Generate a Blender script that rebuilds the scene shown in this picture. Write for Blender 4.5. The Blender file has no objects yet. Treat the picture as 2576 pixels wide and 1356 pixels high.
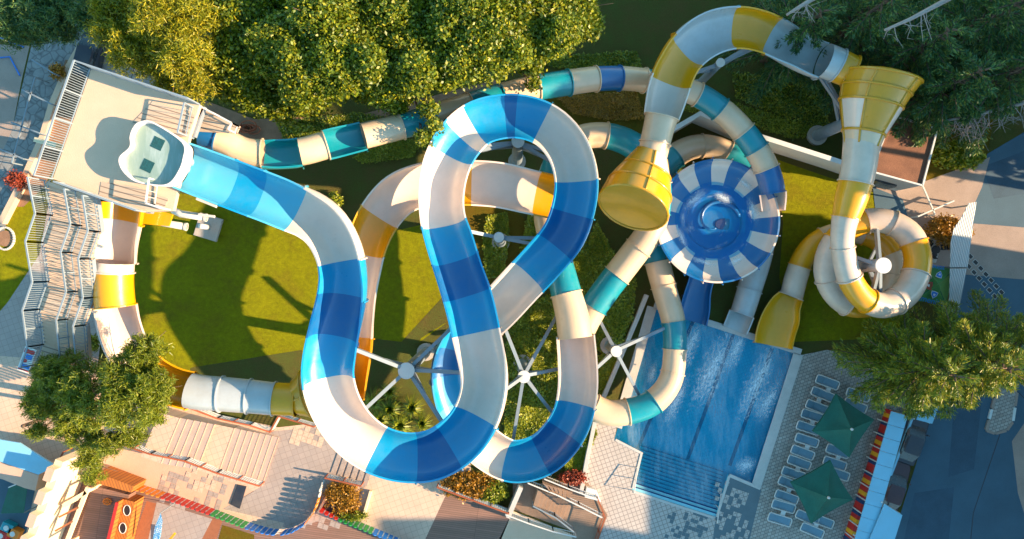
import bpy, bmesh, math, random
import numpy as np
from mathutils import Vector, Matrix
from mathutils.geometry import delaunay_2d_cdt
S = bpy.context.scene
COL = S.collection
R = math.radians
# ---------------------------------------------------------------- camera
H = 56.0                      # drone height
CX, CY, PPM = 1288.0, 678.0, 32.539
cd = bpy.data.cameras.new('drone_camera'); cam = bpy.data.objects.new('drone_camera', cd)
COL.objects.link(cam); cam.location = (0, 0, H); cam.rotation_euler = (0, 0, 0)
cd.sensor_width = 36; cd.lens = 25.47; cd.clip_start = 0.5; cd.clip_end = 800
S.camera = cam
# ---------------------------------------------------------------- sky and sun
SUN_EL = 23.0
sx, sy = 0.985, -0.17         # horizontal direction towards the sun
w = bpy.data.worlds.new("World"); S.world = w; w.use_nodes = True
nt = w.node_tree; nt.nodes.clear()
sky = nt.nodes.new('ShaderNodeTexSky'); sky.sky_type = 'NISHITA'; sky.sun_disc = False
sky.sun_elevation = R(SUN_EL); sky.sun_rotation = math.atan2(sx, sy)
sky.air_density = 1.2; sky.dust_density = 0.3; sky.ozone_density = 3.0
hs = nt.nodes.new('ShaderNodeHueSaturation'); hs.inputs['Saturation'].default_value = 1.1; hs.inputs['Hue'].default_value = 0.472
bg = nt.nodes.new('ShaderNodeBackground'); bg.inputs['Strength'].default_value = 0.13
wo = nt.nodes.new('ShaderNodeOutputWorld')
nt.links.new(sky.outputs[0], hs.inputs['Color']); nt.links.new(hs.outputs[0], bg.inputs['Color']); nt.links.new(bg.outputs[0], wo.inputs['Surface'])
sd = bpy.data.lights.new('sun', 'SUN'); sun = bpy.data.objects.new('sun', sd); COL.objects.link(sun)
sd.energy = 5.0; sd.angle = R(0.5); sd.color = (1.0, 0.72, 0.44)
dirv = Vector((sx*math.cos(R(SUN_EL)), sy*math.cos(R(SUN_EL)), math.sin(R(SUN_EL)))).normalized()
sun.rotation_euler = dirv.to_track_quat('Z', 'Y').to_euler()
S.view_settings.view_transform = 'Standard'; S.view_settings.look = 'None'
S.view_settings.exposure = 1.55; S.view_settings.gamma = 1
S.render.engine = 'CYCLES'
# ---------------------------------------------------------------- helpers
def at(x, y, z=0.0):
    k = (H - z) / H / PPM
    return Vector(((x-CX)*k, (CY-y)*k, z))
def obj(name, mesh, parent=None):
    o = bpy.data.objects.new(name, mesh); COL.objects.link(o)
    if parent is not None: o.parent = parent
    return o
def tag(o, label=None, cat=None, group=None, kind=None):
    if label: o['label'] = label
    if cat: o['category'] = cat
    if group: o['group'] = group
    if kind: o['kind'] = kind
    return o
ROOT = {}
def thing(name, label, cat, loc=(0,0,0), group=None, rz=0):
    o = bpy.data.objects.new(name, None); COL.objects.link(o)
    o.location = loc; o.rotation_euler = (0,0,rz); o.empty_display_size = 0.3
    tag(o, label, cat, group); return o
def rootloc(p):
    v = Vector((0,0,0))
    while p is not None: v = v + p.location; p = p.parent
    return v
class MB:
    def __init__(s): s.v=[]; s.f=[]; s.m=[]
    def add(s, vs, fs, mi=0):
        b=len(s.v); s.v += [tuple(q) for q in vs]
        for f in fs: s.f.append([i+b for i in f]); s.m.append(mi)
        return s
    def box(s, c, size, rz=0, mi=0, taper=1.0):
        cx,cy,cz=c; hx,hy,hz=size[0]/2,size[1]/2,size[2]/2; ca,sa=math.cos(rz),math.sin(rz)
        vs=[]
        for dz in (-1,1):
            t = taper if dz>0 else 1
            for dx,dy in ((-1,-1),(1,-1),(1,1),(-1,1)):
                x,y=dx*hx*t,dy*hy*t; vs.append((cx+x*ca-y*sa, cy+x*sa+y*ca, cz+dz*hz))
        return s.add(vs, [(3,2,1,0),(4,5,6,7),(0,1,5,4),(1,2,6,5),(2,3,7,6),(3,0,4,7)], mi)
    def beam(s, a, b, w, h=None, mi=0):
        a=Vector(a); b=Vector(b); h=h or w; t=(b-a)
        if t.length<1e-6: return s
        t.normalize(); r=t.cross(Vector((0,0,1)))
        if r.length<1e-3: r=Vector((1,0,0))
        r.normalize(); u=r.cross(t)
        vs=[]
        for p in (a,b):
            for i,j in ((-1,-1),(1,-1),(1,1),(-1,1)): vs.append(p+r*(i*w/2)+u*(j*h/2))
        return s.add(vs, [(3,2,1,0),(4,5,6,7),(0,1,5,4),(1,2,6,5),(2,3,7,6),(3,0,4,7)], mi)
    def tube(s, pts, r, n=8, mi=0, cap=True):
        pts=[Vector(p) for p in pts]; rings=[]
        rr = r if hasattr(r,'__len__') else [r]*len(pts)
        b=len(s.v); prev=None
        for i,p in enumerate(pts):
            t=(pts[min(i+1,len(pts)-1)]-pts[max(i-1,0)]).normalized()
            q = Vector((0,0,1)) if abs(t.z)<0.95 else Vector((1,0,0))
            if prev is not None: x=(prev - t*prev.dot(t)).normalized()
            else: x=t.cross(q).normalized()
            prev=x; y=t.cross(x)
            for k in range(n):
                a=2*math.pi*k/n; s.v.append(tuple(p+x*(math.cos(a)*rr[i])+y*(math.sin(a)*rr[i])))
        for i in range(len(pts)-1):
            for k in range(n):
                k2=(k+1)%n; s.f.append([b+i*n+k,b+i*n+k2,b+(i+1)*n+k2,b+(i+1)*n+k]); s.m.append(mi)
        if cap:
            s.f.append([b+k for k in range(n)][::-1]); s.m.append(mi)
            e=b+(len(pts)-1)*n; s.f.append([e+k for k in range(n)]); s.m.append(mi)
        return s
    def prism(s, poly, z0, z1, mi=0, top=None):
        n=len(poly); b=len(s.v)
        area=sum(poly[i][0]*poly[(i+1)%n][1]-poly[(i+1)%n][0]*poly[i][1] for i in range(n))
        if area<0: poly=poly[::-1]
        for z in (z0,z1):
            for p in poly: s.v.append((p[0],p[1],z))
        for i in range(n):
            j=(i+1)%n; s.f.append([b+i,b+j,b+n+j,b+n+i]); s.m.append(mi)
        for t in tris(poly):
            s.f.append([b+n+i for i in t]); s.m.append(mi if top is None else top)
            s.f.append([b+i for i in t][::-1]); s.m.append(mi)
        return s
    def build(s, name, mats, parent=None, smooth=False, bevel=0):
        me=bpy.data.meshes.new(name)
        o3 = rootloc(parent) if parent is not None else Vector((0,0,0))
        me.from_pydata([(x-o3.x,y-o3.y,z-o3.z) for x,y,z in s.v], [], s.f)
        if not isinstance(mats,(list,tuple)): mats=[mats]
        for m in mats: me.materials.append(m)
        for p,mi in zip(me.polygons, s.m): p.material_index=mi
        if smooth: me.polygons.foreach_set('use_smooth',[True]*len(me.polygons))
        me.update()
        o=obj(name, me, parent)
        if bevel:
            b=o.modifiers.new('bevel','BEVEL'); b.width=bevel; b.segments=2; b.limit_method='ANGLE'
        return o
def tris(poly, holes=()):
    pts=[Vector((p[0],p[1])) for p in poly]; n=len(pts)
    ed=[(i,(i+1)%n) for i in range(n)]
    for h in holes:
        k=len(pts); pts+= [Vector((p[0],p[1])) for p in h]; ed += [(k+i,k+(i+1)%len(h)) for i in range(len(h))]
    v,e,f,ov,oe,of = delaunay_2d_cdt(pts, ed, [], 1, 1e-5)
    def inside(P,x,y):
        c=False; m=len(P); j=m-1
        for i in range(m):
            if (P[i][1]>y)!=(P[j][1]>y) and x<(P[j][0]-P[i][0])*(y-P[i][1])/(P[j][1]-P[i][1])+P[i][0]: c=not c
            j=i
        return c
    out=[]
    for t in f:
        # map back to the input indices
        idx=[ov[i][0] if ov[i] else None for i in t]
        if None in idx: continue
        c=(v[t[0]]+v[t[1]]+v[t[2]])/3
        if inside(poly,c.x,c.y) and not any(inside(h,c.x,c.y) for h in holes):
            a,b_,c_=[pts[i] for i in idx]
            if (b_-a).cross(c_-a)<0: idx=idx[::-1]
            out.append(idx)
    return out
def sheet(name, dpoly, z, m, holes=(), kind='structure', world=False, parent=None):
    P=[p if world else at(p[0],p[1],0) for p in dpoly]; Hs=[[q if world else at(q[0],q[1],0) for q in h] for h in holes]
    mb=MB(); allp=list(P)
    for h in Hs: allp+=h
    mb.add([(p[0],p[1],z) for p in allp], tris(P,Hs))
    o=mb.build(name,m,parent)
    if kind: o['kind']=kind
    return o
# ---------------------------------------------------------------- materials
def base_mat(name):
    m=bpy.data.materials.new(name); m.use_nodes=True; nt=m.node_tree
    b=nt.nodes['Principled BSDF']; return m,nt,b
def N(nt,t,**k):
    n=nt.nodes.new(t)
    for a,v in k.items():
        if a in n.inputs.keys() if hasattr(n.inputs,'keys') else False: n.inputs[a].default_value=v
        else: setattr(n,a,v)
    return n
def ramp(nt, fac, stops):
    r=nt.nodes.new('ShaderNodeValToRGB'); cr=r.color_ramp
    while len(cr.elements)<len(stops): cr.elements.new(0.5)
    for e,(p,c) in zip(cr.elements,stops): e.position=p; e.color=(*c,1)
    nt.links.new(fac,r.inputs['Fac']); return r.outputs['Color']
def noise(nt, scale, detail=6, rough=0.6, coord='Object', vec=None):
    n=nt.nodes.new('ShaderNodeTexNoise'); n.inputs['Scale'].default_value=scale; n.inputs['Detail'].default_value=detail; n.inputs['Roughness'].default_value=rough
    if vec is None:
        tc=nt.nodes.new('ShaderNodeTexCoord'); vec=tc.outputs[coord]
    nt.links.new(vec,n.inputs['Vector']); return n.outputs['Fac']
def bump(nt,b,h,strength=0.3,dist=0.05):
    bn=nt.nodes.new('ShaderNodeBump'); bn.inputs['Strength'].default_value=strength; bn.inputs['Distance'].default_value=dist
    nt.links.new(h,bn.inputs['Height']); nt.links.new(bn.outputs[0],b.inputs['Normal'])
def sc(c,f): return tuple(min(1,max(0,x*f)) for x in c)
def mix(nt,fac,a,b):
    m=nt.nodes.new('ShaderNodeMix'); m.data_type='RGBA'
    for s,v in ((0,fac),(6,a),(7,b)):
        if isinstance(v,(int,float)): m.inputs[s].default_value=v
        elif isinstance(v,tuple): m.inputs[s].default_value=(*v,1)
        else: nt.links.new(v,m.inputs[s])
    return m.outputs[2]
def rough_mat(name, c, var=0.25, scale=1.5, rough=0.85, c2=None, bs=0.3, fine=18):
    m,nt,b=base_mat(name); f=noise(nt,scale); c2=c2 or sc(c,1+var)
    col=ramp(nt,f,[(0.3,sc(c,1-var)),(0.7,c2)])
    f2=noise(nt,fine,3); col=mix(nt,0.5,col,ramp(nt,f2,[(0.3,sc(c,1-var)),(0.7,c2)]))
    nt.links.new(col,b.inputs['Base Color']); b.inputs['Roughness'].default_value=rough
    if bs: bump(nt,b,f2,bs)
    return m
def gloss_mat(name, c, rough=0.25, coat=0.5, dirt=0.14, dirtc=(0.25,0.2,0.14), metal=0.0):
    m,nt,b=base_mat(name); f=noise(nt,0.9,8,0.7)
    fr=ramp(nt,f,[(0.42,(0,0,0)),(0.75,(1,1,1))])
    mm=nt.nodes.new('ShaderNodeMath'); mm.operation='MULTIPLY'; mm.inputs[1].default_value=dirt; nt.links.new(fr,mm.inputs[0])
    col=mix(nt,mm.outputs[0],c,dirtc)
    f3=noise(nt,30,2); col=mix(nt,ramp(nt,f3,[(0.3,(0,0,0)),(0.9,(0.18,)*3)]),col,sc(c,0.7))
    nt.links.new(col,b.inputs['Base Color']); b.inputs['Roughness'].default_value=rough
    b.inputs['Coat Weight'].default_value=coat; b.inputs['Coat Roughness'].default_value=0.12; b.inputs['Metallic'].default_value=metal
    rr=ramp(nt,f,[(0.3,(rough,)*3),(0.8,(min(1,rough+0.3),)*3)]); nt.links.new(rr,b.inputs['Roughness'])
    bump(nt,b,noise(nt,2.2,3),0.10,0.08)
    return m
def tile_mat(name, c1, c2, mortar, size=0.4, rot=-19, offset=0.0, width=None, ms=0.03, var=0.3, rough=0.7):
    m,nt,b=base_mat(name); tc=nt.nodes.new('ShaderNodeTexCoord'); mp=nt.nodes.new('ShaderNodeMapping')
    mp.inputs['Rotation'].default_value=(0,0,R(rot)); nt.links.new(tc.outputs['Object'],mp.inputs['Vector'])
    br=nt.nodes.new('ShaderNodeTexBrick'); br.offset=offset; br.squash=1
    br.inputs['Color1'].default_value=(*c1,1); br.inputs['Color2'].default_value=(*c2,1); br.inputs['Mortar'].default_value=(*mortar,1)
    br.inputs['Scale'].default_value=1.0; br.inputs['Brick Width'].default_value=width or size; br.inputs['Row Height'].default_value=size
    br.inputs['Mortar Size'].default_value=ms*size; br.inputs['Mortar Smooth'].default_value=0.3
    nt.links.new(mp.outputs[0],br.inputs['Vector'])
    f=noise(nt,0.6,8,0.65); col=mix(nt,ramp(nt,f,[(0.35,(0,0,0)),(0.75,(var,)*3)]),br.outputs['Color'],sc(c1,0.45))
    f2=noise(nt,14,4); col=mix(nt,ramp(nt,f2,[(0.4,(0,0,0)),(0.8,(0.2,)*3)]),col,sc(c1,0.6))
    nt.links.new(col,b.inputs['Base Color']); b.inputs['Roughness'].default_value=rough
    bump(nt,b,br.outputs['Fac'],-0.4,0.01)
    return m
def leaf_mat(name, ca, cb, cc=None, trans=0.25, scale=0.35):
    m=bpy.data.materials.new(name); m.use_nodes=True; nt=m.node_tree; nt.nodes.clear()
    g=nt.nodes.new('ShaderNodeNewGeometry'); f=noise(nt,scale,4)
    a=ramp(nt,f,[(0.35,ca),(0.7,cb)])
    rnd=ramp(nt,g.outputs['Random Per Island'],[(0,sc(ca,0.6)),(0.5,cb),(1,cc or sc(cb,1.5))])
    col=mix(nt,0.55,a,rnd)
    d=nt.nodes.new('ShaderNodeBsdfPrincipled'); d.inputs['Roughness'].default_value=0.45; nt.links.new(col,d.inputs['Base Color'])
    t=nt.nodes.new('ShaderNodeBsdfTranslucent'); nt.links.new(col,t.inputs['Color'])
    mx=nt.nodes.new('ShaderNodeMixShader'); mx.inputs[0].default_value=trans
    o=nt.nodes.new('ShaderNodeOutputMaterial')
    nt.links.new(d.outputs[0],mx.inputs[1]); nt.links.new(t.outputs[0],mx.inputs[2]); nt.links.new(mx.outputs[0],o.inputs['Surface'])
    return m
M={}
M['dark']=gloss_mat('dark_blue_fibreglass',(0.001,0.115,0.32))
M['mid']=gloss_mat('mid_blue_fibreglass',(0.002,0.26,0.50))
M['sky']=gloss_mat('sky_blue_fibreglass',(0.07,0.40,0.58))
M['white']=gloss_mat('white_fibreglass',(0.72,0.58,0.48),dirt=0.22,dirtc=(0.35,0.3,0.25))
M['yellow']=gloss_mat('yellow_fibreglass',(0.74,0.33,0.001),dirt=0.2,dirtc=(0.3,0.2,0.01))
M['shaded_yellow']=gloss_mat('shaded_yellow_fibreglass',(0.58,0.27,0.001),dirt=0.25,dirtc=(0.2,0.13,0.01))  # darker copy of the yellow, with shade put into the colour
M['tan']=gloss_mat('tan_fibreglass',(0.66,0.48,0.31),dirt=0.2)
M['shell']=gloss_mat('cream_tube_fibreglass',(0.64,0.50,0.39),dirt=0.3)
M['teal']=gloss_mat('teal_fibreglass',(0.001,0.24,0.30),dirt=0.1)
M['grey']=gloss_mat('grey_fibreglass',(0.42,0.45,0.46),dirt=0.3)
M['ypale']=gloss_mat('pale_yellow_fibreglass',(0.50,0.50,0.24),dirt=0.3)
M['steel']=gloss_mat('painted_steel',(0.20,0.26,0.31),rough=0.45,coat=0.1,dirt=0.35,dirtc=(0.2,0.12,0.08))
M['rail']=gloss_mat('railing_paint',(0.22,0.28,0.33),rough=0.4,coat=0.1,dirt=0.25)
M['railw']=gloss_mat('white_railing_paint',(0.62,0.60,0.57),rough=0.5,coat=0.1,dirt=0.2)
M['redwood']=rough_mat('red_brown_wood',(0.30,0.075,0.03),0.3,2)
M['slate']=rough_mat('slate_paving',(0.11,0.15,0.17),0.15,1.5)
M['poolstep']=rough_mat('pool_step_tile',(0.22,0.52,0.60),0.1,3)
M['stepc']=rough_mat('pinkish_grey_step',(0.42,0.33,0.29),0.12,1.5)
M['deck']=rough_mat('beige_concrete_deck',(0.62,0.43,0.30),0.10,0.8)
M['plank']=tile_mat('ribbed_plank',(0.56,0.43,0.32),(0.50,0.38,0.28),(0.22,0.15,0.11),size=0.3,rot=17,width=40,ms=0.12)
M['grass']=None
def grass_mat(name, a, b_, c, scale=0.25, fine=9):
    m,nt,b=base_mat(name); f=noise(nt,scale,8,0.65); f2=noise(nt,fine,6,0.75); f3=noise(nt,45,2,0.8)
    col=ramp(nt,f,[(0.36,a),(0.5,b_),(0.66,c)]); col2=ramp(nt,f2,[(0.32,sc(a,0.55)),(0.5,b_),(0.68,sc(c,1.25))])
    col=mix(nt,0.5,col,col2); col=mix(nt,0.3,col,ramp(nt,f3,[(0.35,sc(a,0.3)),(0.65,sc(b_,1.6))]))
    nt.links.new(col,b.inputs['Base Color']); b.inputs['Roughness'].default_value=0.95
    b.inputs['Specular IOR Level'].default_value=0.1
    mm=nt.nodes.new('ShaderNodeMath'); mm.operation='ADD'; nt.links.new(f2,mm.inputs[0]); nt.links.new(f3,mm.inputs[1])
    bump(nt,b,mm.outputs[0],1.0,0.22); return m
M['ground']=grass_mat('rough_ground',(0.22,0.12,0.05),(0.14,0.14,0.035),(0.10,0.19,0.035),0.35)
M['lawn']=grass_mat('lawn',(0.24,0.16,0.02),(0.29,0.30,0.006),(0.42,0.40,0.008),0.45,3)
M['drygrass']=grass_mat('dry_grass',(0.22,0.10,0.012),(0.20,0.14,0.015),(0.13,0.15,0.015),0.6)
M['dirt']=rough_mat('bare_dirt',(0.26,0.14,0.08),0.4,1.2)
M['ftile']=tile_mat('cream_tile',(0.66,0.46,0.34),(0.62,0.43,0.32),(0.46,0.31,0.23),size=0.45,ms=0.04)
M['gtile']=tile_mat('grey_tile',(0.36,0.29,0.26),(0.40,0.32,0.28),(0.27,0.21,0.19),size=0.45,ms=0.04)
M['paver']=tile_mat('grey_paver',(0.44,0.39,0.34),(0.32,0.27,0.23),(0.12,0.11,0.11),size=0.24,offset=0.5,width=0.32,ms=0.09,var=0.3)
M['ptile']=tile_mat('pool_tile',(0.50,0.44,0.40),(0.46,0.40,0.36),(0.22,0.19,0.18),size=0.33,ms=0.08)
M['pink']=rough_mat('pink_plaster',(0.60,0.36,0.26),0.10,0.8)
M['cream']=rough_mat('cream_plaster',(0.78,0.62,0.40),0.06,0.7)
M['conc']=rough_mat('concrete',(0.42,0.36,0.31),0.2,1.0)
M['cop']=rough_mat('coping_stone',(0.50,0.47,0.44),0.15,1.5)
M['asphalt']=rough_mat('asphalt',(0.05,0.105,0.15),0.25,0.35,fine=25)
M['asph3']=rough_mat('patched_asphalt',(0.038,0.08,0.12),0.3,0.8,fine=25)
M['asph2']=rough_mat('worn_concrete_and_sunlit_road',(0.32,0.24,0.20),0.25,0.5)  # concrete tone, also painted where sun falls on the street
M['wood']=tile_mat('brown_board_deck',(0.28,0.15,0.11),(0.22,0.12,0.085),(0.07,0.04,0.03),size=0.16,rot=8,width=30,ms=0.08)
M['stone']=None
m,nt,b=base_mat('flagstone'); v=nt.nodes.new('ShaderNodeTexVoronoi'); v.feature='DISTANCE_TO_EDGE'; v.inputs['Scale'].default_value=1.6
tc=nt.nodes.new('ShaderNodeTexCoord'); nt.links.new(tc.outputs['Object'],v.inputs['Vector'])
col=ramp(nt,v.outputs['Distance'],[(0.0,(0.05,0.05,0.05)),(0.09,(0.22,0.23,0.23))]); col=mix(nt,0.4,col,ramp(nt,noise(nt,2),[(0.3,(0.12,0.12,0.13)),(0.7,(0.32,0.31,0.30))]))
nt.links.new(col,b.inputs['Base Color']); b.inputs['Roughness'].default_value=0.8; bump(nt,b,v.outputs['Distance'],0.5,0.05); M['stone']=m
M['poolfloor']=tile_mat('pool_floor_tile',(0.05,0.62,0.76),(0.04,0.56,0.72),(0.02,0.42,0.60),size=0.25,ms=0.06,var=0.1,rough=0.4)
M['lane']=rough_mat('lane_tile',(0.005,0.03,0.12),0.2,2)
def water_mat(name, tint, foam_lo=0.62, foam=0.55, deep=0.35, scale=0.35, rot=23, body=(0.01,0.36,0.62), polar=False, soft=0.10):
    m=bpy.data.materials.new(name); m.use_nodes=True; nt=m.node_tree; nt.nodes.clear()
    tc=nt.nodes.new('ShaderNodeTexCoord'); mp=nt.nodes.new('ShaderNodeMapping'); mp.inputs['Rotation'].default_value=(0,0,R(rot)); mp.inputs['Scale'].default_value=(1,0.22,1)
    nt.links.new(tc.outputs['Object'],mp.inputs['Vector'])
    if polar:
        sp_=nt.nodes.new('ShaderNodeSeparateXYZ'); nt.links.new(tc.outputs['Object'],sp_.inputs[0])
        def mt(op,a,b=None):
            q=nt.nodes.new('ShaderNodeMath'); q.operation=op
            for i_,v_ in enumerate((a,b)):
                if v_ is None: continue
                if isinstance(v_,(int,float)): q.inputs[i_].default_value=v_
                else: nt.links.new(v_,q.inputs[i_])
            return q.outputs[0]
        rad=mt('SQRT',mt('ADD',mt('MULTIPLY',sp_.outputs[0],sp_.outputs[0]),mt('MULTIPLY',sp_.outputs[1],sp_.outputs[1])))
        # swirl the coordinates round the centre of the bowl
        ang=mt('ADD',mt('ARCTAN2',sp_.outputs[1],sp_.outputs[0]),mt('MULTIPLY',rad,0.55))
        cb=nt.nodes.new('ShaderNodeCombineXYZ'); nt.links.new(mt('MULTIPLY',mt('SINE',ang),0.9),cb.inputs[0]); nt.links.new(mt('MULTIPLY',mt('COSINE',ang),0.9),cb.inputs[1]); nt.links.new(mt('MULTIPLY',rad,1.1),cb.inputs[2])
        class _O: outputs=[cb.outputs[0]]
        mp=_O
    big=noise(nt,scale,3,0.5,vec=mp.outputs[0]); fine=noise(nt,2.2,10,0.75,vec=mp.outputs[0])
    mul=nt.nodes.new('ShaderNodeMath'); mul.operation='MULTIPLY'; nt.links.new(big,mul.inputs[0]); nt.links.new(fine,mul.inputs[1])
    fm=ramp(nt,mul.outputs[0],[(foam_lo*0.5,(0,0,0)),(foam_lo*0.5+soft,(foam,)*3)])
    trn=nt.nodes.new('ShaderNodeBsdfTransparent'); trn.inputs[0].default_value=(*tint,1)
    dif=nt.nodes.new('ShaderNodeBsdfDiffuse'); dif.inputs[0].default_value=(*body,1)
    m0=nt.nodes.new('ShaderNodeMixShader'); m0.inputs[0].default_value=deep; nt.links.new(trn.outputs[0],m0.inputs[1]); nt.links.new(dif.outputs[0],m0.inputs[2])
    gl=nt.nodes.new('ShaderNodeBsdfGlossy'); gl.inputs['Roughness'].default_value=0.06
    fr=nt.nodes.new('ShaderNodeFresnel'); fr.inputs[0].default_value=1.33
    bn=nt.nodes.new('ShaderNodeBump'); bn.inputs['Strength'].default_value=0.5; bn.inputs['Distance'].default_value=0.12
    nt.links.new(noise(nt,3.0,4,0.6),bn.inputs['Height'])
    for n_ in (gl,fr): nt.links.new(bn.outputs[0],n_.inputs['Normal'])
    m1=nt.nodes.new('ShaderNodeMixShader'); nt.links.new(fr.outputs[0],m1.inputs[0]); nt.links.new(m0.outputs[0],m1.inputs[1]); nt.links.new(gl.outputs[0],m1.inputs[2])
    fd=nt.nodes.new('ShaderNodeBsdfDiffuse'); fd.inputs[0].default_value=(0.75,0.82,0.85,1)
    m2=nt.nodes.new('ShaderNodeMixShader'); nt.links.new(fm,m2.inputs[0]); nt.links.new(m1.outputs[0],m2.inputs[1]); nt.links.new(fd.outputs[0],m2.inputs[2])
    o=nt.nodes.new('ShaderNodeOutputMaterial'); nt.links.new(m2.outputs[0],o.inputs['Surface']); return m
M['water']=water_mat('pool_water',(0.45,0.92,1.0),foam_lo=0.44,foam=0.36,soft=0.3,deep=0.22)
M['startwater']=water_mat('start_basin_water',(0.75,0.92,0.92),foam_lo=0.44,foam=0.75,deep=0.75,scale=0.9,body=(0.30,0.42,0.37),soft=0.4)
M['bowlwater']=water_mat('bowl_water',(0.5,0.8,1.0),foam_lo=0.60,foam=0.4,deep=0.10,scale=1.6,polar=True,soft=0.2)
M['green']=rough_mat('green_canvas',(0.003,0.095,0.065),0.35,1.0,rough=0.7)
M['bluefab']=rough_mat('blue_mesh_fabric',(0.16,0.27,0.34),0.2,2)
M['panel']=gloss_mat('pale_blue_panel',(0.22,0.50,0.66),rough=0.5,coat=0.1)
M['red']=rough_mat('red_paint',(0.50,0.02,0.015),0.15,3,rough=0.5)
M['orange']=rough_mat('orange_paint',(0.72,0.20,0.01),0.15,3,rough=0.5)
M['pgreen']=rough_mat('green_paint',(0.01,0.25,0.05),0.2,3,rough=0.5)
M['pblue']=rough_mat('blue_paint',(0.01,0.16,0.55),0.2,3,rough=0.5)
M['brown']=rough_mat('brown_paint',(0.30,0.10,0.04),0.2,3,rough=0.6)
M['yel']=rough_mat('yellow_paint',(0.80,0.36,0.01),0.15,3,rough=0.5)
M['black']=rough_mat('black_plastic',(0.015,0.015,0.018),0.2,3,rough=0.5)
M['pinkpaint']=rough_mat('cream_rim_paint',(0.80,0.68,0.62),0.05,3)
M['grate']=rough_mat('teal_grating',(0.004,0.07,0.08),0.4,9)
M['foam']=bpy.data.materials.new('water_foam'); M['foam'].use_nodes=True; nt=M['foam'].node_tree; nt.nodes.clear()
tc=nt.nodes.new('ShaderNodeTexCoord'); ln=nt.nodes.new('ShaderNodeVectorMath'); ln.operation='LENGTH'; nt.links.new(tc.outputs['Object'],ln.inputs[0])
mp=nt.nodes.new('ShaderNodeMapping'); mp.inputs['Scale'].default_value=(3.2,1.8,1); nt.links.new(tc.outputs['Object'],mp.inputs['Vector'])
wn=nt.nodes.new('ShaderNodeTexNoise'); wn.inputs['Scale'].default_value=2.6; wn.inputs['Detail'].default_value=9; wn.inputs['Roughness'].default_value=0.72; wn.inputs['Distortion'].default_value=1.6; nt.links.new(mp.outputs[0],wn.inputs['Vector'])
fo=ramp(nt,ln.outputs['Value'],[(0.0,(0.16,)*3),(1.0,(-0.12,)*3)]); fo_=ramp(nt,ln.outputs['Value'],[(0.1,(1,1,1)),(1.0,(0,0,0))])
mu=nt.nodes.new('ShaderNodeMath'); mu.operation='MULTIPLY_ADD'; nt.links.new(fo_,mu.inputs[0]); mu.inputs[1].default_value=0.28; nt.links.new(wn.outputs['Fac'],mu.inputs[2])
mk=ramp(nt,mu.outputs[0],[(0.60,(0,0,0)),(0.86,(0.85,)*3)])
t_=nt.nodes.new('ShaderNodeBsdfTransparent'); d_=nt.nodes.new('ShaderNodeBsdfDiffuse'); d_.inputs[0].default_value=(0.75,0.86,0.9,1); x_=nt.nodes.new('ShaderNodeMixShader'); o_=nt.nodes.new('ShaderNodeOutputMaterial')
nt.links.new(mk,x_.inputs[0]); nt.links.new(t_.outputs[0],x_.inputs[1]); nt.links.new(d_.outputs[0],x_.inputs[2]); nt.links.new(x_.outputs[0],o_.inputs[0])
M['bark']=rough_mat('bark',(0.12,0.075,0.05),0.4,3)
M['palebark']=rough_mat('dead_bark',(0.34,0.28,0.25),0.3,3)
M['litter']=rough_mat('leaf_litter_roof',(0.16,0.065,0.04),0.45,0.7,c2=(0.30,0.13,0.07))
M['wallw']=rough_mat('white_wall_paint',(0.62,0.64,0.62),0.10,1.0)
M['corr']=None
m,nt,b=base_mat('corrugated_sheet'); tc=nt.nodes.new('ShaderNodeTexCoord'); mp=nt.nodes.new('ShaderNodeMapping'); mp.inputs['Rotation'].default_value=(0,0,R(11)); nt.links.new(tc.outputs['Object'],mp.inputs['Vector'])
wv=nt.nodes.new('ShaderNodeTexWave'); wv.inputs['Scale'].default_value=2.6; nt.links.new(mp.outputs[0],wv.inputs['Vector'])
nt.links.new(ramp(nt,wv.outputs['Fac'],[(0.2,(0.30,0.36,0.40)),(0.8,(0.62,0.66,0.66))]),b.inputs['Base Color']); b.inputs['Roughness'].default_value=0.4; bump(nt,b,wv.outputs['Fac'],0.9,0.06); M['corr']=m
M['carred']=gloss_mat('maroon_car_paint',(0.05,0.012,0.02),rough=0.4,coat=0.2)
M['cardark']=gloss_mat('dark_car_paint',(0.02,0.025,0.04),rough=0.4,coat=0.2)
M['glass']=gloss_mat('dark_glass',(0.02,0.03,0.04),rough=0.15,coat=0.3)
M['navy']=rough_mat('navy_tile',(0.01,0.04,0.12),0.2,3)
M['foliageA']=leaf_mat('broad_leaf',(0.05,0.10,0.006),(0.17,0.23,0.008),(0.55,0.46,0.015))
M['foliageP']=leaf_mat('golden_pine_needles',(0.07,0.13,0.012),(0.33,0.33,0.012),(0.80,0.58,0.015),0.3)
M['foliageL']=leaf_mat('pine_needles',(0.07,0.11,0.008),(0.20,0.25,0.012),(0.42,0.40,0.03),0.3)
M['foliageD']=leaf_mat('dark_conifer_needles',(0.025,0.10,0.04),(0.06,0.16,0.045),(0.34,0.36,0.03),0.2)  # dark greens stand in for shade, the yellow end for sunlit tips
M['foliageC']=leaf_mat('cedar_needles',(0.06,0.13,0.03),(0.22,0.28,0.02),(0.70,0.55,0.02),0.25)
M['lawnleaf']=leaf_mat('grass_blade',(0.13,0.13,0.006),(0.24,0.26,0.006),(0.38,0.34,0.01),0.1)
M['ivy']=leaf_mat('ivy_leaf',(0.09,0.15,0.008),(0.26,0.30,0.012),(0.5,0.44,0.015),0.2)
M['flower']=leaf_mat('orange_bush_leaf',(0.16,0.09,0.008),(0.42,0.20,0.012),(0.70,0.32,0.02),0.2)
M['redflower']=leaf_mat('red_flower',(0.20,0.05,0.02),(0.35,0.06,0.03),(0.6,0.1,0.05),0.2)
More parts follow.
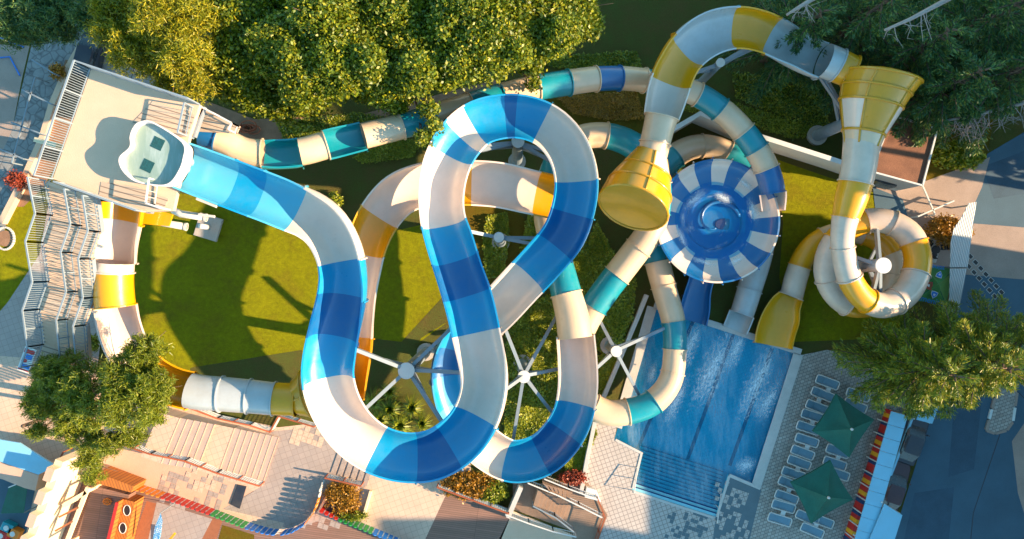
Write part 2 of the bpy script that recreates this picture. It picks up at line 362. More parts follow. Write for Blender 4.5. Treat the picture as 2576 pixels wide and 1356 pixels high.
def autosmooth(o, ang=38):
    me=o.data; me.polygons.foreach_set('use_smooth',[True]*len(me.polygons))
    try: me.set_sharp_from_angle(angle=R(ang))
    except Exception: pass
    return o
def proj(p): 
    k=PPM*H/(H-p[2]); return CX+p[0]*k, CY-p[1]*k
def dense(ctrl, step=0.3):
    P=[]; 
    for x,y,z,wp in ctrl:
        p=at(x,y,z); P.append(np.array([p.x,p.y,p.z, wp/PPM*(H-z)/H/2]))
    P=[2*P[0]-P[1]]+P+[2*P[-1]-P[-2]]
    out=[]
    for i in range(1,len(P)-2):
        p0,p1,p2,p3=P[i-1:i+3]; n=max(2,int(np.linalg.norm((p2-p1)[:3])/step))
        t0=0; t1=t0+max(1e-3,np.linalg.norm((p1-p0)[:3]))**.5; t2=t1+max(1e-3,np.linalg.norm((p2-p1)[:3]))**.5; t3=t2+max(1e-3,np.linalg.norm((p3-p2)[:3]))**.5
        for k in range(n):
            t=t1+(t2-t1)*k/n
            A1=(t1-t)/(t1-t0)*p0+(t-t0)/(t1-t0)*p1; A2=(t2-t)/(t2-t1)*p1+(t-t1)/(t2-t1)*p2; A3=(t3-t)/(t3-t2)*p2+(t-t2)/(t3-t2)*p3
            B1=(t2-t)/(t2-t0)*A1+(t-t0)/(t2-t0)*A2; B2=(t3-t)/(t3-t1)*A2+(t-t1)/(t3-t1)*A3
            out.append((t2-t)/(t2-t1)*B1+(t-t1)/(t2-t1)*B2)
    out.append(P[-2]); return np.array(out)
def frames(pts, bank=2.0, maxroll=0.38):
    n=len(pts); X=pts[:,:3]; T=np.gradient(X,axis=0); T/=np.linalg.norm(T,axis=1)[:,None]
    hd=np.unwrap(np.arctan2(T[:,1],T[:,0])); ds=np.linalg.norm(np.gradient(X,axis=0),axis=1)
    k=np.gradient(hd)/ds; ker=np.ones(9)/9; k=np.convolve(np.pad(k,4,mode='edge'),ker,'valid')
    ph=np.clip(k*bank,-maxroll,maxroll)
    up=np.array([0,0,1.0]); Rr=np.cross(T,up); Rr/=np.linalg.norm(Rr,axis=1)[:,None]; U=np.cross(Rr,T)
    R2=Rr*np.cos(ph)[:,None]+U*np.sin(ph)[:,None]; U2=-Rr*np.sin(ph)[:,None]+U*np.cos(ph)[:,None]
    return X,T,R2,U2
def open_profile(hw, d):
    ins=[]; n=18
    for i in range(n+1):
        a=-math.pi/2+math.pi*i/n
        s_,c_=math.sin(a),math.cos(a)
        x=hw*math.copysign(abs(s_)**0.75,s_); y=-d*abs(c_)**0.75
        ins.append((x,y))
    lip=0.10
    prof=ins+[(hw+lip,0.0),(hw+lip,-0.07),(hw+0.05,-0.09)]
    out=[(x*(1+0.05/hw),y-0.06) for x,y in ins[::-1]][1:-1]
    prof+=out+[(-hw-0.05,-0.09),(-hw-lip,-0.07),(-hw-lip,0.0)]
    return prof
def slide(root, ctrl, secs, depth=1.15, name='slide_section', flange=True, zshift=0.0, bank=2.0, slit=None):
    pts=dense(ctrl); X,T,Rr,U=frames(pts,bank); hw=pts[:,3]
    D=np.array([proj(p) for p in X])
    i0=0; n=len(pts); made=[]
    for si,(colr,kind,end) in enumerate(secs):
        if end is None: i1=n-1
        else:
            rng=D[i0+2:min(n,i0+70)]; dd=np.hypot(rng[:,0]-end[0],rng[:,1]-end[1])
            j=0
            best=int(np.argmin(dd)); i1=min(n-1,i0+2+best)
        if i1<=i0: continue
        mb=MB(); vs=[]; L=None
        for i in range(i0,i1+1):
            h=hw[i]
            if kind=='open': prof=open_profile(h,depth)
            elif kind=='tube':
                prof=[(h*math.cos(2*math.pi*k/24),h*math.sin(2*math.pi*k/24)-0.0) for k in range(24)]
            L=len(prof)
            for (a,b_) in prof: vs.append(X[i]+Rr[i]*a+U[i]*b_)
        fs=[]
        for q in range(i1-i0):
            for k in range(L):
                k2=(k+1)%L
                fs.append((q*L+k,(q+1)*L+k,(q+1)*L+k2,q*L+k2))
        mb.add(vs,fs); sec=autosmooth(mb.build(name,M[colr],root)); made.append(sec)
        if flange:
            i=i1; fb=MB(); h=hw[i]; th=0.07; cnt=24
            if kind=='tube':
                ro=h+0.09; ring=[(math.cos(2*math.pi*k/cnt),math.sin(2*math.pi*k/cnt)) for k in range(cnt)]; closed=True
                inn=[(a*(h+0.004),b_*(h+0.004)) for a,b_ in ring]; out=[(a*ro,b_*ro) for a,b_ in ring]
            else:
                p_=open_profile(h,depth); o_=p_[:19]; inn=[(a*(1+0.056/h),b_-0.066) for a,b_ in o_]; out=[(a*(1+0.15/h),b_-0.16 if abs(a)<h*0.98 else b_-0.066) for a,b_ in o_]; closed=False
            m_=len(inn)
            V=[]
            for off in (-th/2,th/2):
                for pr in (inn,out):
                    for a,b_ in pr: V.append(X[i]+T[i]*off+Rr[i]*a+U[i]*b_)
            F=[]; 
            for k in range(m_ if closed else m_-1):
                k2=(k+1)%m_
                F+= [(k,k2,m_+k2,m_+k),(2*m_+k,3*m_+k,3*m_+k2,2*m_+k2),(m_+k,m_+k2,3*m_+k2,3*m_+k),(k,2*m_+k,2*m_+k2,k2)]
            fb.add(V,F); fb.build('flange',M[colr if kind=='tube' else colr],sec)
        i0=i1
    return X,T,Rr,U,hw,made
# ================================================================ GROUND AND SETTING
pool=[(1648,775),(2015,893),(1908,1222),(1832,1195),(1800,1300),(1590,1232),(1612,1140),(1545,1105)]
poolW=[at(*p) for p in pool]
gr=[(-1400,-1200),(4000,-1200),(4000,2600),(-1400,2600)]
sheet('ground',gr,0,M['ground'],holes=[pool])
def Z(name,poly,lvl,m,holes=()): return sheet(name,poly,0.004*lvl,M[m],holes)
Z('lawn',[(335,545),(400,480),(560,500),(760,560),(905,600),(1175,540),(1180,700),(1140,800),(1000,900),(900,960),(700,965),(470,960),(400,900),(340,850)],1,'lawn')
Z('lawn_beside_bowl',[(1950,400),(2110,455),(2300,520),(2330,700),(2250,850),(2000,860),(1960,700),(1970,560)],1,'lawn')
Z('left_lawn',[(-200,470),(85,470),(95,660),(30,800),(-200,950)],1,'lawn')
Z('dry_bank',[(1380,235),(1620,225),(1640,330),(1530,370),(1450,310),(1380,300)],1,'drygrass')
Z('garden_bank',[(1160,500),(1260,500),(1330,560),(1350,700),(1300,800),(1150,800),(1060,840),(1170,660)],2,'drygrass')
Z('earth_strip',[(470,235),(640,300),(900,290),(1250,200),(1250,240),(900,340),(700,365),(560,340),(480,300)],2,'dirt')
Z('brown_lawn',[(925,850),(1010,860),(1120,740),(1140,800),(1060,850),(1000,960),(900,960)],3,'ground')  # browner, darker sheet laid over the lawn
Z('brown_lawn',[(480,925),(760,880),(770,960),(600,985),(470,960)],3,'ground')  # second brown sheet, along the lower lawn edge
# left side paths
Z('sand_yard',[(-300,100),(75,115),(55,200),(30,330),(0,480),(-300,480)],1,'asph2')
Z('flagstone_path',[(92,60),(240,60),(165,180),(118,330),(40,480),(0,620),(-80,900),(-300,900),(-40,480),(30,330)],2,'stone')
Z('planter_soil',[(165,150),(235,165),(150,400),(110,470),(60,520),(30,520),(110,340)],3,'dirt')
Z('back_path',[(240,60),(330,130),(470,235),(420,250),(230,165),(190,140)],3,'gtile')
Z('service_path',[(130,470),(240,500),(230,700),(255,850),(235,1000),(130,1000),(-40,1000),(-100,900),(20,760),(100,640)],3,'gtile')
# bottom terraces
ST=0.13
Z('plaza',[(-300,870),(60,900),(250,950),(440,1010),(560,1045),(700,1075),(830,1060),(1100,1150),(1180,1130),(1190,1240),(1100,1500),(-300,1500)],4,'ftile')
Z('grey_tile_band',[(640,1090),(830,1070),(935,1190),(905,1250),(905,1215),(780,1330),(560,1280),(655,1225)],5,'gtile')
Z('pink_ramp',[(270,1120),(420,1150),(640,1235),(560,1280),(620,1300),(600,1330),(250,1190)],5,'pink')
Z('pale_tile_terrace',[(935,1195),(1190,1200),(1150,1240),(1062,1420),(850,1420),(905,1250)],5,'ftile')
Z('board_terrace',[(1128,1232),(1290,1285),(1235,1420),(1040,1420)],6,'wood')
Z('sand_terrace',[(1290,1285),(1480,1360),(1480,1420),(1225,1420)],6,'deck')
Z('pool_terrace',[(1500,1060),(1555,1060),(1545,1105),(1612,1140),(1590,1232),(1800,1300),(1790,1420),(1480,1420),(1520,1290),(1465,1200)],6,'ptile')
Z('sun_deck',[(2015,893),(2080,880),(2200,905),(2240,940),(2330,1030),(2200,1420),(1780,1420),(1800,1300),(1832,1195),(1908,1222)],5,'paver')
Z('grey_platform',[(1832,1197),(1915,1232),(1870,1420),(1785,1420),(1800,1300)],7,'slate')
Z('pool_coping',[(1500,1060),(1640,770),(1668,783),(1560,1062),(1548,1106)],8,'cop') if False else None
# street on the right
Z('street',[(2200,1500),(2350,1020),(2420,690),(2330,690),(2300,600),(2200,470),(2330,450),(2470,395),(2580,330),(3200,250),(3200,1500)],2,'asphalt')
Z('pavement_patch',[(2190,465),(2330,455),(2490,395),(2470,470),(2430,560),(2420,700),(2330,700),(2250,590)],4,'asph2')
Z('sunlit_road_patch',[(2420,560),(2800,590),(2800,720),(2560,702),(2420,690)],5,'asph2')  # pale sheet paints the sunlight on this stretch of street
Z('asphalt_patch',[(2400,1010),(2470,1000),(2450,1180),(2385,1200)],3,'asph3')
Z('asphalt_patch',[(2300,1240),(2400,1225),(2385,1372),(2270,1372)],3,'asph3')
Z('asphalt_patch',[(2470,420),(2576,380),(2620,480),(2500,500)],3,'asph3')
Z('leaf_bank',[(2290,290),(2500,300),(2480,400),(2330,455)],5,'drygrass')
Z('asphalt_path',[(2195,470),(2270,500),(2310,640),(2250,640),(2205,560)],6,'asphalt')
def box_strip(name, a, b, width, z0, z1, m, label=None, cat=None, dz=0, bev=0.01, parent=None):
    A_=at(a[0],a[1],dz); B_=at(b[0],b[1],dz); mb=MB(); d=(B_-A_); d.z=0; d.normalize(); n=Vector((-d.y,d.x,0))*width/2
    mb.prism([(A_+n)[:2],(A_-n)[:2],(B_-n)[:2],(B_+n)[:2]],z0,z1); o=mb.build(name,M[m],parent,bevel=bev)
    if cat: tag(o,label,cat)
    else: 
        if parent is None: o['kind']='structure'
    return o
# pool
mb=MB(); P=poolW; n=len(P)
vs=[(p.x,p.y,0.0) for p in P]+[(p.x,p.y,-1.5) for p in P]; 
mb.add(vs,[(i,(i+1)%n,n+(i+1)%n,n+i) for i in range(n)]); o=mb.build('pool_wall',M['poolfloor']); o['kind']='structure'
sheet('pool_floor',[(p.x,p.y) for p in P],-1.5,M['poolfloor'],world=True)
sheet('water',[(p.x,p.y) for p in P],-0.14,M['water'],world=True)
for (a,b) in (((1765,790),(1600,1170)),((1865,830),(1728,1205)),((1960,880),(1850,1185))):
    mb=MB(); A_=at(*a);B_=at(*b); A_.z=B_.z=-1.49; mb.beam(A_,B_,0.28,0.012); o=mb.build('lane_line',M['lane']); o['kind']='structure'
for (x,y,L,W_,a) in ((1735,870,3.2,0.9,68),(1790,930,4.5,1.4,66),(1850,880,2.6,0.8,68),(1905,960,4.6,1.2,66),(1930,1010,2.5,0.9,60),(1875,1170,1.3,0.9,20),(1640,940,1.2,0.5,75),(1700,1010,3.0,0.7,66)):
    mb=MB(); K=40; mb.add([(math.cos(6.2832*k/K),math.sin(6.2832*k/K),0) for k in range(K)],[tuple(range(K))]); o=mb.build('foam',M['foam']); c=at(x,y,-0.12); o.location=(c.x,c.y,-0.125+0.0006*x/100); o.scale=(L,W_,1); o.rotation_euler=(0,0,R(a)); o['kind']='structure'
# pool steps
sA,sB=at(1590,1232),at(1800,1300); uA,uB=at(1618,1130),at(1838,1200)
for i in range(12):
    t0=i/12; t1=(i+1)/12; z=-0.02-0.11*i
    a=sA.lerp(uA,t0);b_=sB.lerp(uB,t0);c=sB.lerp(uB,t1);d=sA.lerp(uA,t1)
    mb=MB(); mb.prism([a[:2],b_[:2],c[:2],d[:2]],-1.45,z); o=mb.build('pool_step',M['poolstep']); o['kind']='structure'
    mb=MB(); e=(c-d); mb.beam((d.x,d.y,z+0.012),(c.x,c.y,z+0.012),0.09,0.02); o=mb.build('step_nosing',M['lane']); o['kind']='structure'
for a,b in (((2008,890),(1902,1222)),((1640,772),(1552,1075)),((1645,768),(2015,886)),):
    box_strip('pool_coping',a,b,0.75 if a[0]!=1645 else 0.5,0.0,0.07,'cop')
box_strip('pool_coping',(1834,1195),(1912,1228),0.25,0.0,0.09,'cop'); box_strip('pool_coping',(1548,1106),(1616,1141),0.18,0.0,0.06,'cop')
box_strip('pool_coping',(1614,1138),(1592,1228),0.18,0.0,0.07,'cop'); box_strip('pool_coping',(1592,1236),(1798,1303),0.18,0.0,0.05,'cop'); box_strip('pool_coping',(1834,1197),(1803,1300),0.18,0.0,0.08,'cop')
# steps of the lower plaza (rise to the left)
tA_,tB_=(700,1092),(655,1218)
def lerp2(a,b,t): return (a[0]+(b[0]-a[0])*t,a[1]+(b[1]-a[1])*t)
R0=[(i, ) for i in range(14)]
top_=[(702,1100),(688,1095),(674,1091),(660,1087),(646,1083),(632,1079),(618,1075),(603,1070),(555,1060),(540,1056),(526,1052),(511,1048),(496,1044),(480,1040)]
bot_=[(660,1222),(646,1218),(632,1213),(618,1208),(604,1204),(590,1199),(576,1195),(560,1190),(512,1172),(497,1167),(482,1163),(466,1159),(450,1155),(434,1150)]
for i,(a,b) in enumerate(zip(top_,bot_)):
    z=ST*(i+1)
    L1,L2=((300,1010),(262,1085)); 
    pa,pb=at(*a),at(*b); 
    if i<13: qa,qb=at(*top_[i+1]),at(*bot_[i+1])
    else: qa,qb=at(430,1026),at(385,1133)
    mb=MB(); mb.prism([pa[:2],pb[:2],qb[:2],qa[:2]],0.02,z); o=mb.build('terrace_step',M['stepc'] if i not in (7,13) else M['ftile']); o['kind']='structure'
    mb=MB(); mb.beam((pa.x,pa.y,z-0.02),(pb.x,pb.y,z-0.02),0.05,0.08); o=mb.build('step_nosing',M['pink']); o['kind']='structure'
for i in range(6):
    a=(860+14*i,1128+3*i+i*8); b=(838+14*i+2*i,1190+6*i)
    pa,pb=at(*a),at(*b); mb=MB(); mb.beam((pa.x,pa.y,0.05),(pb.x,pb.y,0.05),0.35,0.06+0.0*i); o=mb.build('terrace_step',M['gtile']); o['kind']='structure'
# mosaic tiles
rg=random.Random(4)
def mosaic(name,x0,y0,x1,y1,n_,m_,lvl,s=0.42,ang=-19):
    mb=MB(); seen=set()
    for _ in range(n_):
        c=at(rg.uniform(x0,x1),rg.uniform(y0,y1)); ca,sa=math.cos(R(ang)),math.sin(R(ang))
        u=round((c.x*ca+c.y*sa)/s)*s; v_=round((-c.x*sa+c.y*ca)/s)*s; x,y=u*ca-v_*sa,u*sa+v_*ca
        if (round(u/s),round(v_/s)) in seen: continue
        seen.add((round(u/s),round(v_/s)))
        mb.box((x,y,lvl),(s*0.94,s*0.94,0.008),R(ang))
    o=mb.build(name,M[m_]); o['kind']='structure'
mosaic('mosaic_tiles',735,1075,815,1125,26,'ftile',0.036); mosaic('mosaic_tiles',400,1195,560,1275,46,'gtile',0.036); mosaic('mosaic_tiles',400,1190,540,1235,16,'ftile',0.050)
mosaic('mosaic_tiles',1680,1292,1775,1356,44,'slate',0.036,0.30); mosaic('mosaic_tiles',1800,1215,1880,1360,46,'ptile',0.044,0.34)
mosaic('mosaic_tiles',720,1250,850,1330,50,'gtile',0.036)
# kerb island on the street
mb=MB(); isl=[(2478,1082),(2500,1000),(2520,960),(2556,985),(2545,1060),(2530,1082),(2500,1090)]
mb.prism([at(*p)[:2] for p in isl],0.012,0.14); o=mb.build('traffic_island',M['paver'],bevel=0.02); o['kind']='structure'
for i in range(len(isl)):
    a,b=at(*isl[i]),at(*isl[(i+1)%len(isl)]); L=(b-a).length; k=max(1,int(L/0.8))
    for j in range(k):
        mb=MB(); p,q=a.lerp(b,(j+0.06)/k),a.lerp(b,(j+0.94)/k); mb.beam((p.x,p.y,0.085),(q.x,q.y,0.085),0.2,0.15); o=mb.build('kerb_stone',M['wallw'] if j%2 else M['asph2']); o['kind']='structure'
mb=MB(); mb.prism([at(*q)[:2] for q in ((598,1218),(621,1223),(604,1279),(580,1267))],0.03,0.10); o=mb.build('floor_hatch',M['navyh'] if 'navyh' in M else M['cardark']); tag(o,'dark blue hatch in the grey paving below the terrace railing','hatch')
for a_,b_ in (((2515,1092),(2448,1290)),((2448,1290),(2440,1372)),((2560,985),(2700,1130)),((2425,700),(2360,1000))):
    mb=MB(); A_=at(*a_);B_=at(*b_); mb.beam((A_.x,A_.y,0.012),(B_.x,B_.y,0.012),0.06,0.006); o=mb.build('road_joint',M['cop'] if a_[0]==2425 else M['cardark']); o['kind']='structure'
Z('far_pavement',[(2545,1110),(2620,1000),(3200,900),(3200,1500),(2640,1500),(2560,1240)],4,'asph2')
# lit drain grids
for i in range(7):
    for j in range(2):
        c=at(2440+i*13-j*17,645+i*13+j*10+ (i*2),0); mb=MB(); mb.box((c.x,c.y,0.035),(0.42,0.34,0.03),R(-45)); mb.box((c.x,c.y,0.055),(0.34,0.26,0.012),R(-45),mi=1); o=mb.build('drain_grid',[M['cop'],M['black']]); tag(o,'small square drain grid, %s from the top of the %s row in the street patch'%(['first','second','third','fourth','fifth','sixth','seventh'][i],['right','left'][j]),'drain grid','drain grids in the street patch')
# retaining wall and low building
def wall(name,label,pts,z,th,m,cat='wall'):
    W=[at(x,y,z) for x,y in pts]; mb=MB(); L=[];Rr_=[]
    for i,p in enumerate(W):
        d=(W[min(i+1,len(W)-1)]-W[max(i-1,0)]); d.z=0; d.normalize(); n_=Vector((-d.y,d.x,0))*th/2; L.append((p+n_)[:2]); Rr_.append((p-n_)[:2])
    mb.prism(L+Rr_[::-1],0,z); o=mb.build(name,M[m],bevel=0.015); tag(o,label,cat); return o
wall('retaining_wall','long white retaining wall behind the bowl running right to the low building',[(1678,334),(1762,285),(1860,326),(2105,404),(2192,434)],2.6,0.35,'wallw')
tb_=thing('low_building','small low building with rusty leaf covered flat roof beside the yellow coil','building',at(2270,380,0))
rc=[at(x,y,3.6) for x,y in ((2243,290),(2356,325),(2319,467),(2191,432))]
mb=MB(); mb.prism([p[:2] for p in rc],0,3.5); mb.build('wall',M['wallw'],tb_)
mb=MB(); mb.prism([(p.x,p.y) for p in rc],3.503,3.6); mb.build('roof',M['litter'],tb_)
for i in range(4):
    a,b=rc[i],rc[(i+1)%4]; mb=MB(); mb.beam((a.x,a.y,3.64),(b.x,b.y,3.64),0.12,0.2); mb.build('roof_edge',M['wallw'],tb_)
c=at(2228,468,1.6); mb=MB(); mb.box((c.x-0.1,c.y+0.25,1.1),(1.6,0.3,1.7),R(-17)); mb.build('window',M['glass'],tb_)
# ================================================================ TOWER
TZ=16.0
tt=thing('slide_tower','tall slide tower with a sunlit beige deck and grey railings','tower',at(300,360,0))
dk=[(230,173),(502,263),(476,340),(435,530),(365,533),(133,450)]
dkW=[at(x,y,TZ) for x,y in dk]
mb=MB(); mb.prism([p[:2] for p in dkW],TZ-0.35,TZ); mb.build('deck_floor',M['deck'],tt)
for nm,pl in (('plank_floor',[(385,255),(492,290),(470,345),(435,345),(330,312)]),('plank_floor',[(255,458),(345,470),(425,500),(412,528),(365,526),(250,490)])):
    mb=MB(); mb.prism([at(x,y,TZ)[:2] for x,y in pl],TZ+0.004,TZ+0.03); mb.build(nm,M['plank'],tt)
for x,y in ((462,402),(440,392),(452,420)):
    p=at(x,y,TZ-0.5); mb=MB(); mb.tube([(p.x,p.y,0),(p.x,p.y,TZ-0.35)],0.3,14); mb.build('column',M['steel'],tt,smooth=True)
for a,b in ((0,2),(1,4),(0,4),(1,2)):
    pa,pb=dkW[a],dkW[b]; mb=MB(); mb.beam((pa.x,pa.y,TZ-0.55),(pb.x,pb.y,TZ-0.55),0.25,0.35); mb.build('floor_beam',M['steel'],tt)
def railing(name,label,W,h,parent=None,sp=0.13,mat_='rail',post_sp=1.5,toprail=0.09,wmesh=False,railm=None,group=None):
    """W: world points on the floor line; vertical posts, top rail and baluster infill"""
    t=parent or thing(name,label,'railing',tuple(W[0]),group)
    rm=M[railm or mat_]; mb=MB()
    for a,b in zip(W[:-1],W[1:]): mb.beam(a+Vector((0,0,h)),b+Vector((0,0,h)),toprail,0.07)
    mb.build('top_rail',rm,t)
    for a,b in zip(W[:-1],W[1:]):
        L=(b-a).length; k=max(1,round(L/post_sp)); pb=MB()
        mb=MB(); mb.beam(a+Vector((0,0,0.12)),b+Vector((0,0,0.12)),0.05,0.05); mb.build('bottom_rail',M[mat_],t)
        for j in range(k+1):
            p=a.lerp(b,j/k); q=MB(); q.beam(p,p+Vector((0,0,h)),0.075); q.build('post',rm,t)
        nb=int(L/sp); mb=MB()
        for j in range(1,nb):
            p=a.lerp(b,j/nb); mb.beam(p+Vector((0,0,0.14)),p+Vector((0,0,h-0.04)),0.024)
        if wmesh:
            for zz in np.arange(0.25,h-0.05,0.14): mb.beam(a+Vector((0,0,zz)),b+Vector((0,0,zz)),0.02)
        if mb.v: mb.build('baluster_panel',M[mat_],t)
    return t
railing('railing','grey railing with balusters along the left edge of the tower deck',[dkW[0],dkW[5]],1.6)
railing('railing','grey railing along the upper edge of the tower deck under the trees',[at(502,263,TZ),at(230,173,TZ)],1.5)
railing('railing','grey railing along the lower edge of the tower deck above the yellow slide mouth',[at(163,462,TZ),at(365,533,TZ)],1.0)
railing('railing','short railing on the right of the tower deck near the teal tube',[at(486,270,TZ),at(470,342,TZ)],1.1,sp=0.25)
railing('railing','short railing on the right of the tower deck above the white pipes',[at(400,455,TZ),at(392,515,TZ),at(428,528,TZ)],1.1,sp=0.3,mat_='railw')
railing('railing','small white railing beside the blue start tube of the teal slide',[at(505,268,14.6),at(600,318,14.6),at(592,335,14.6)],1.0,sp=0.3,mat_='railw')
mb=MB(); pl=[at(x,y,14.4) for x,y in ((500,265),(604,318),(596,336),(480,330))]; mb.prism([p[:2] for p in pl],14.3,14.4); mb.build('start_platform',M['plank'],tt)
mb=MB(); pl=[at(x,y,14.9) for x,y in ((250,493),(362,528),(352,560),(246,550))]; mb.prism([p[:2] for p in pl],11.3,11.45); mb.build('start_box',M['yellow'],tt)
# stairs down the left side of the tower
u=Vector((-0.325,-0.945,0)); nrm=Vector((0.945,-0.325,0))
st=thing('tower_staircase','long beige staircase descending in four flights along the left of the tower','staircase',at(150,600,0))
p=Vector((-25.75,4.9,TZ)); SW=2.9; flights=[(1.9,1.55),(1.65,0),(2.4,1.75),(1.75,0),(2.4,1.6),(1.3,0)]
rl=[p.copy()]; 
for fi,(L,dz) in enumerate(flights):
    if dz:
        k=int(round(dz/0.17))
        for i in range(k):
            a=p+u*(L*i/k); b=p+u*(L*(i+1)/k); z=p.z-dz*(i+1)/k
            mb=MB(); mb.prism([a[:2],(a+nrm*SW)[:2],(b+nrm*SW)[:2],b[:2]],z-0.08,z); mb.build('tread',M['deck'],st)
        for off in (0,SW):
            a=p+nrm*off; b=a+u*L; mb=MB(); mb.beam((a.x,a.y,p.z-0.25),(b.x,b.y,p.z-dz-0.25),0.08,0.3); mb.build('stringer',M['rail'],st)
    else:
        a=p; b=p+u*L; mb=MB(); mb.prism([a[:2],(a+nrm*SW)[:2],(b+nrm*SW)[:2],b[:2]],p.z-0.14,p.z); mb.build('landing',M['plank'],st)
        c=a+u*(L/2); mb=MB(); mb.beam(c+Vector((0,0,-0.25)),c+nrm*(SW+0.3)+Vector((0,0,-0.25)),0.14,0.2); mb.build('cross_beam',M['steel'],st)
    p=p+u*L; p=Vector((p.x,p.y,p.z-dz)); rl.append(p.copy())
# lower switchback flights to the ground, under the pine
q=p.copy()
for sg,zt_,zb_ in ((1,p.z,p.z/2),(-1,p.z/2,0.1)):
    k=32; mb=MB()
    for i in range(k):
        a=q+u*(sg*4.7*i/k); b=q+u*(sg*4.7*(i+1)/k); z=zt_-(zt_-zb_)*(i+1)/k
        mb.prism([a[:2],(a+nrm*(SW-0.5))[:2],(b+nrm*(SW-0.5))[:2],b[:2]],z-0.06,z)
    mb.build('lower_flight',M['deck'],st); q=q+u*(sg*4.7)
    if sg==1: mb=MB(); mb.prism([q[:2],(q+nrm*SW)[:2],(q+nrm*SW+u*1.2)[:2],(q+u*1.2)[:2]],zb_-0.12,zb_-0.02); mb.build('landing',M['plank'],st); mb=MB(); c=q+nrm*1.2+u*0.6; mb.tube([(c.x,c.y,0),(c.x,c.y,zb_-0.12)],0.15,10); mb.build('column',M['steel'],st)
railing('railing','outer railing of the tower staircase, the zigzag one nearest the lawn at left',rl,1.5)
railing('railing','middle railing of the tower staircase between stairs and inner walkway',[v_+nrm*(SW*0.62) for v_ in rl],1.1,sp=0.3)
railing('railing','inner railing of the tower staircase beside the yellow and white slide',[v_+nrm*SW for v_ in rl],1.2)
# start basin
bs=[(353,307),(387,308),(462,358),(464,400),(452,433),(430,462),(400,468),(345,458),(318,440),(303,418),(302,395),(327,370),(328,343),(337,320)]
bsn=thing('start_basin','lobed white start basin with foaming water and two dark gratings','splash basin',at(385,385,0))
def smoothloop(pts,n=6):
    out=[];m_=len(pts)
    for i in range(m_):
        p0,p1,p2,p3=[Vector(pts[(i+j-1)%m_]) for j in range(4)]
        for k in range(n):
            t=k/n; out.append(0.5*((2*p1)+(-p0+p2)*t+(2*p0-5*p1+4*p2-p3)*t*t+(-p0+3*p1-3*p2+p3)*t**3))
    return out
BW=smoothloop([at(x,y,17.0) for x,y in bs]); c0=sum(BW,Vector())/len(BW)
mb=MB(); vs=[]; K=len(BW)
prof=[(0.97,16.02),(0.99,16.6),(1.01,17.0),(1.0,17.06),(0.965,17.06),(0.955,17.0),(0.95,16.5),(0.92,16.35)]
for s_,z in prof:
    for p in BW: vs.append((c0.x+(p.x-c0.x)*s_,c0.y+(p.y-c0.y)*s_,z))
mb.add(vs,[(j*K+k,j*K+(k+1)%K,(j+1)*K+(k+1)%K,(j+1)*K+k) for j in range(len(prof)-1) for k in range(K)])
autosmooth(mb.build('basin_rim',M['pinkpaint'],bsn),60)
mb=MB(); mb.prism([(c0.x+(p.x-c0.x)*0.925,c0.y+(p.y-c0.y)*0.925) for p in BW],16.2,16.35); mb.build('basin_floor',M['railw'],bsn)
mb=MB(); mb.prism([(c0.x+(p.x-c0.x)*0.952,c0.y+(p.y-c0.y)*0.952) for p in BW],16.62,16.63); mb.build('basin_water',M['startwater'],bsn)
for x,y in ((400,362),(374,418)):
    c=at(x,y,16.5); mb=MB(); mb.box((c.x,c.y,16.5),(0.62,0.62,0.30),R(-25)); mb.build('grating',M['grate'],bsn)
# pipes below the basin
pt=thing('water_pipe','pair of thick white supply pipes hanging beside the tower over the lawn','pipe',at(420,560,0))
for pts,z in (([(405,520),(398,540),(395,557),(412,561),(470,571)],6.2),([(435,528),(455,538),(520,548)],6.8)):
    mb=MB(); mb.tube([at(x,y,z) for x,y in pts],0.24,14); pp_=mb.build('pipe_run',M['railw'],pt,smooth=True)
    mb=MB(); e=at(*pts[-1],z); e0=at(*pts[-2],z); d=(e-e0).normalized(); mb.tube([e-d*0.12,e],0.28,14); mb.build('pipe_collar',M['railw'],pp_)
mb=MB(); p_=at(527,572,0); mb.tube([(p_.x,p_.y,0),(p_.x,p_.y,1.6)],0.2,14); mb.build('riser',M['railw'],pt,smooth=True)
mb=MB(); c=at(545,590,0.2); mb.box((p_.x,p_.y,0.15),(1.8,1.8,0.3),R(-17)); mb.build('concrete_base',M['conc'],pt,bevel=0.02)
for a,b in (((495,500),(545,520)),((500,540),(540,545))):
    mb=MB(); mb.beam(at(*a,7.5),at(*b,7.5),0.16,0.2); mb.build('bracket',M['railw'],pt)
# ================================================================ SLIDES
# --- big open blue and white slide, then its narrow tube
A=[(455,415,16.3,112),(500,432,16.2,115),(600,470,16,116),(725,520,15.7,117),(803,567,15.4,119),(843,635,15.2,117),(856,720,15.0,116),(847,795,14.8,119),(832,875,14.5,121),(825,940,14.3,122),(834,992,14.1,121),(856,1042,14,118),(892,1090,13.9,116),(947,1130,13.8,114),(1016,1150,13.6,115),(1088,1144,13.5,120),(1150,1107,13.3,121),(1193,1050,13.1,115),(1213,985,13,113),(1213,920,12.9,115),(1200,850,12.8,116),(1178,755,12.6,118),(1152,675,12.4,113),(1132,610,12.2,113),(1114,545,12.0,108),(1112,475,11.9,110),(1126,410,11.8,114),(1158,352,11.7,114),(1210,308,11.6,108),(1300,293,11.5,103),(1375,317,11.4,102),(1424,370,11.3,103),(1447,440,11.2,104),(1444,510,11.1,104),(1417,590,10.9,105),(1367,655,10.6,103),(1310,716,10.3,102),(1252,778,9.9,102),(1190,838,9.5,100),(1150,890,9.2,98),(1137,950,8.9,97),(1150,1020,8.6,97),(1180,1080,8.3,98),(1228,1130,8.1,98),(1290,1160,7.9,98),(1360,1145,7.7,100),(1410,1100,7.5,100),(1440,1045,7.4,96),(1453,980,7.3,94),(1453,910,7.2,92),(1448,845,7.1,90)]
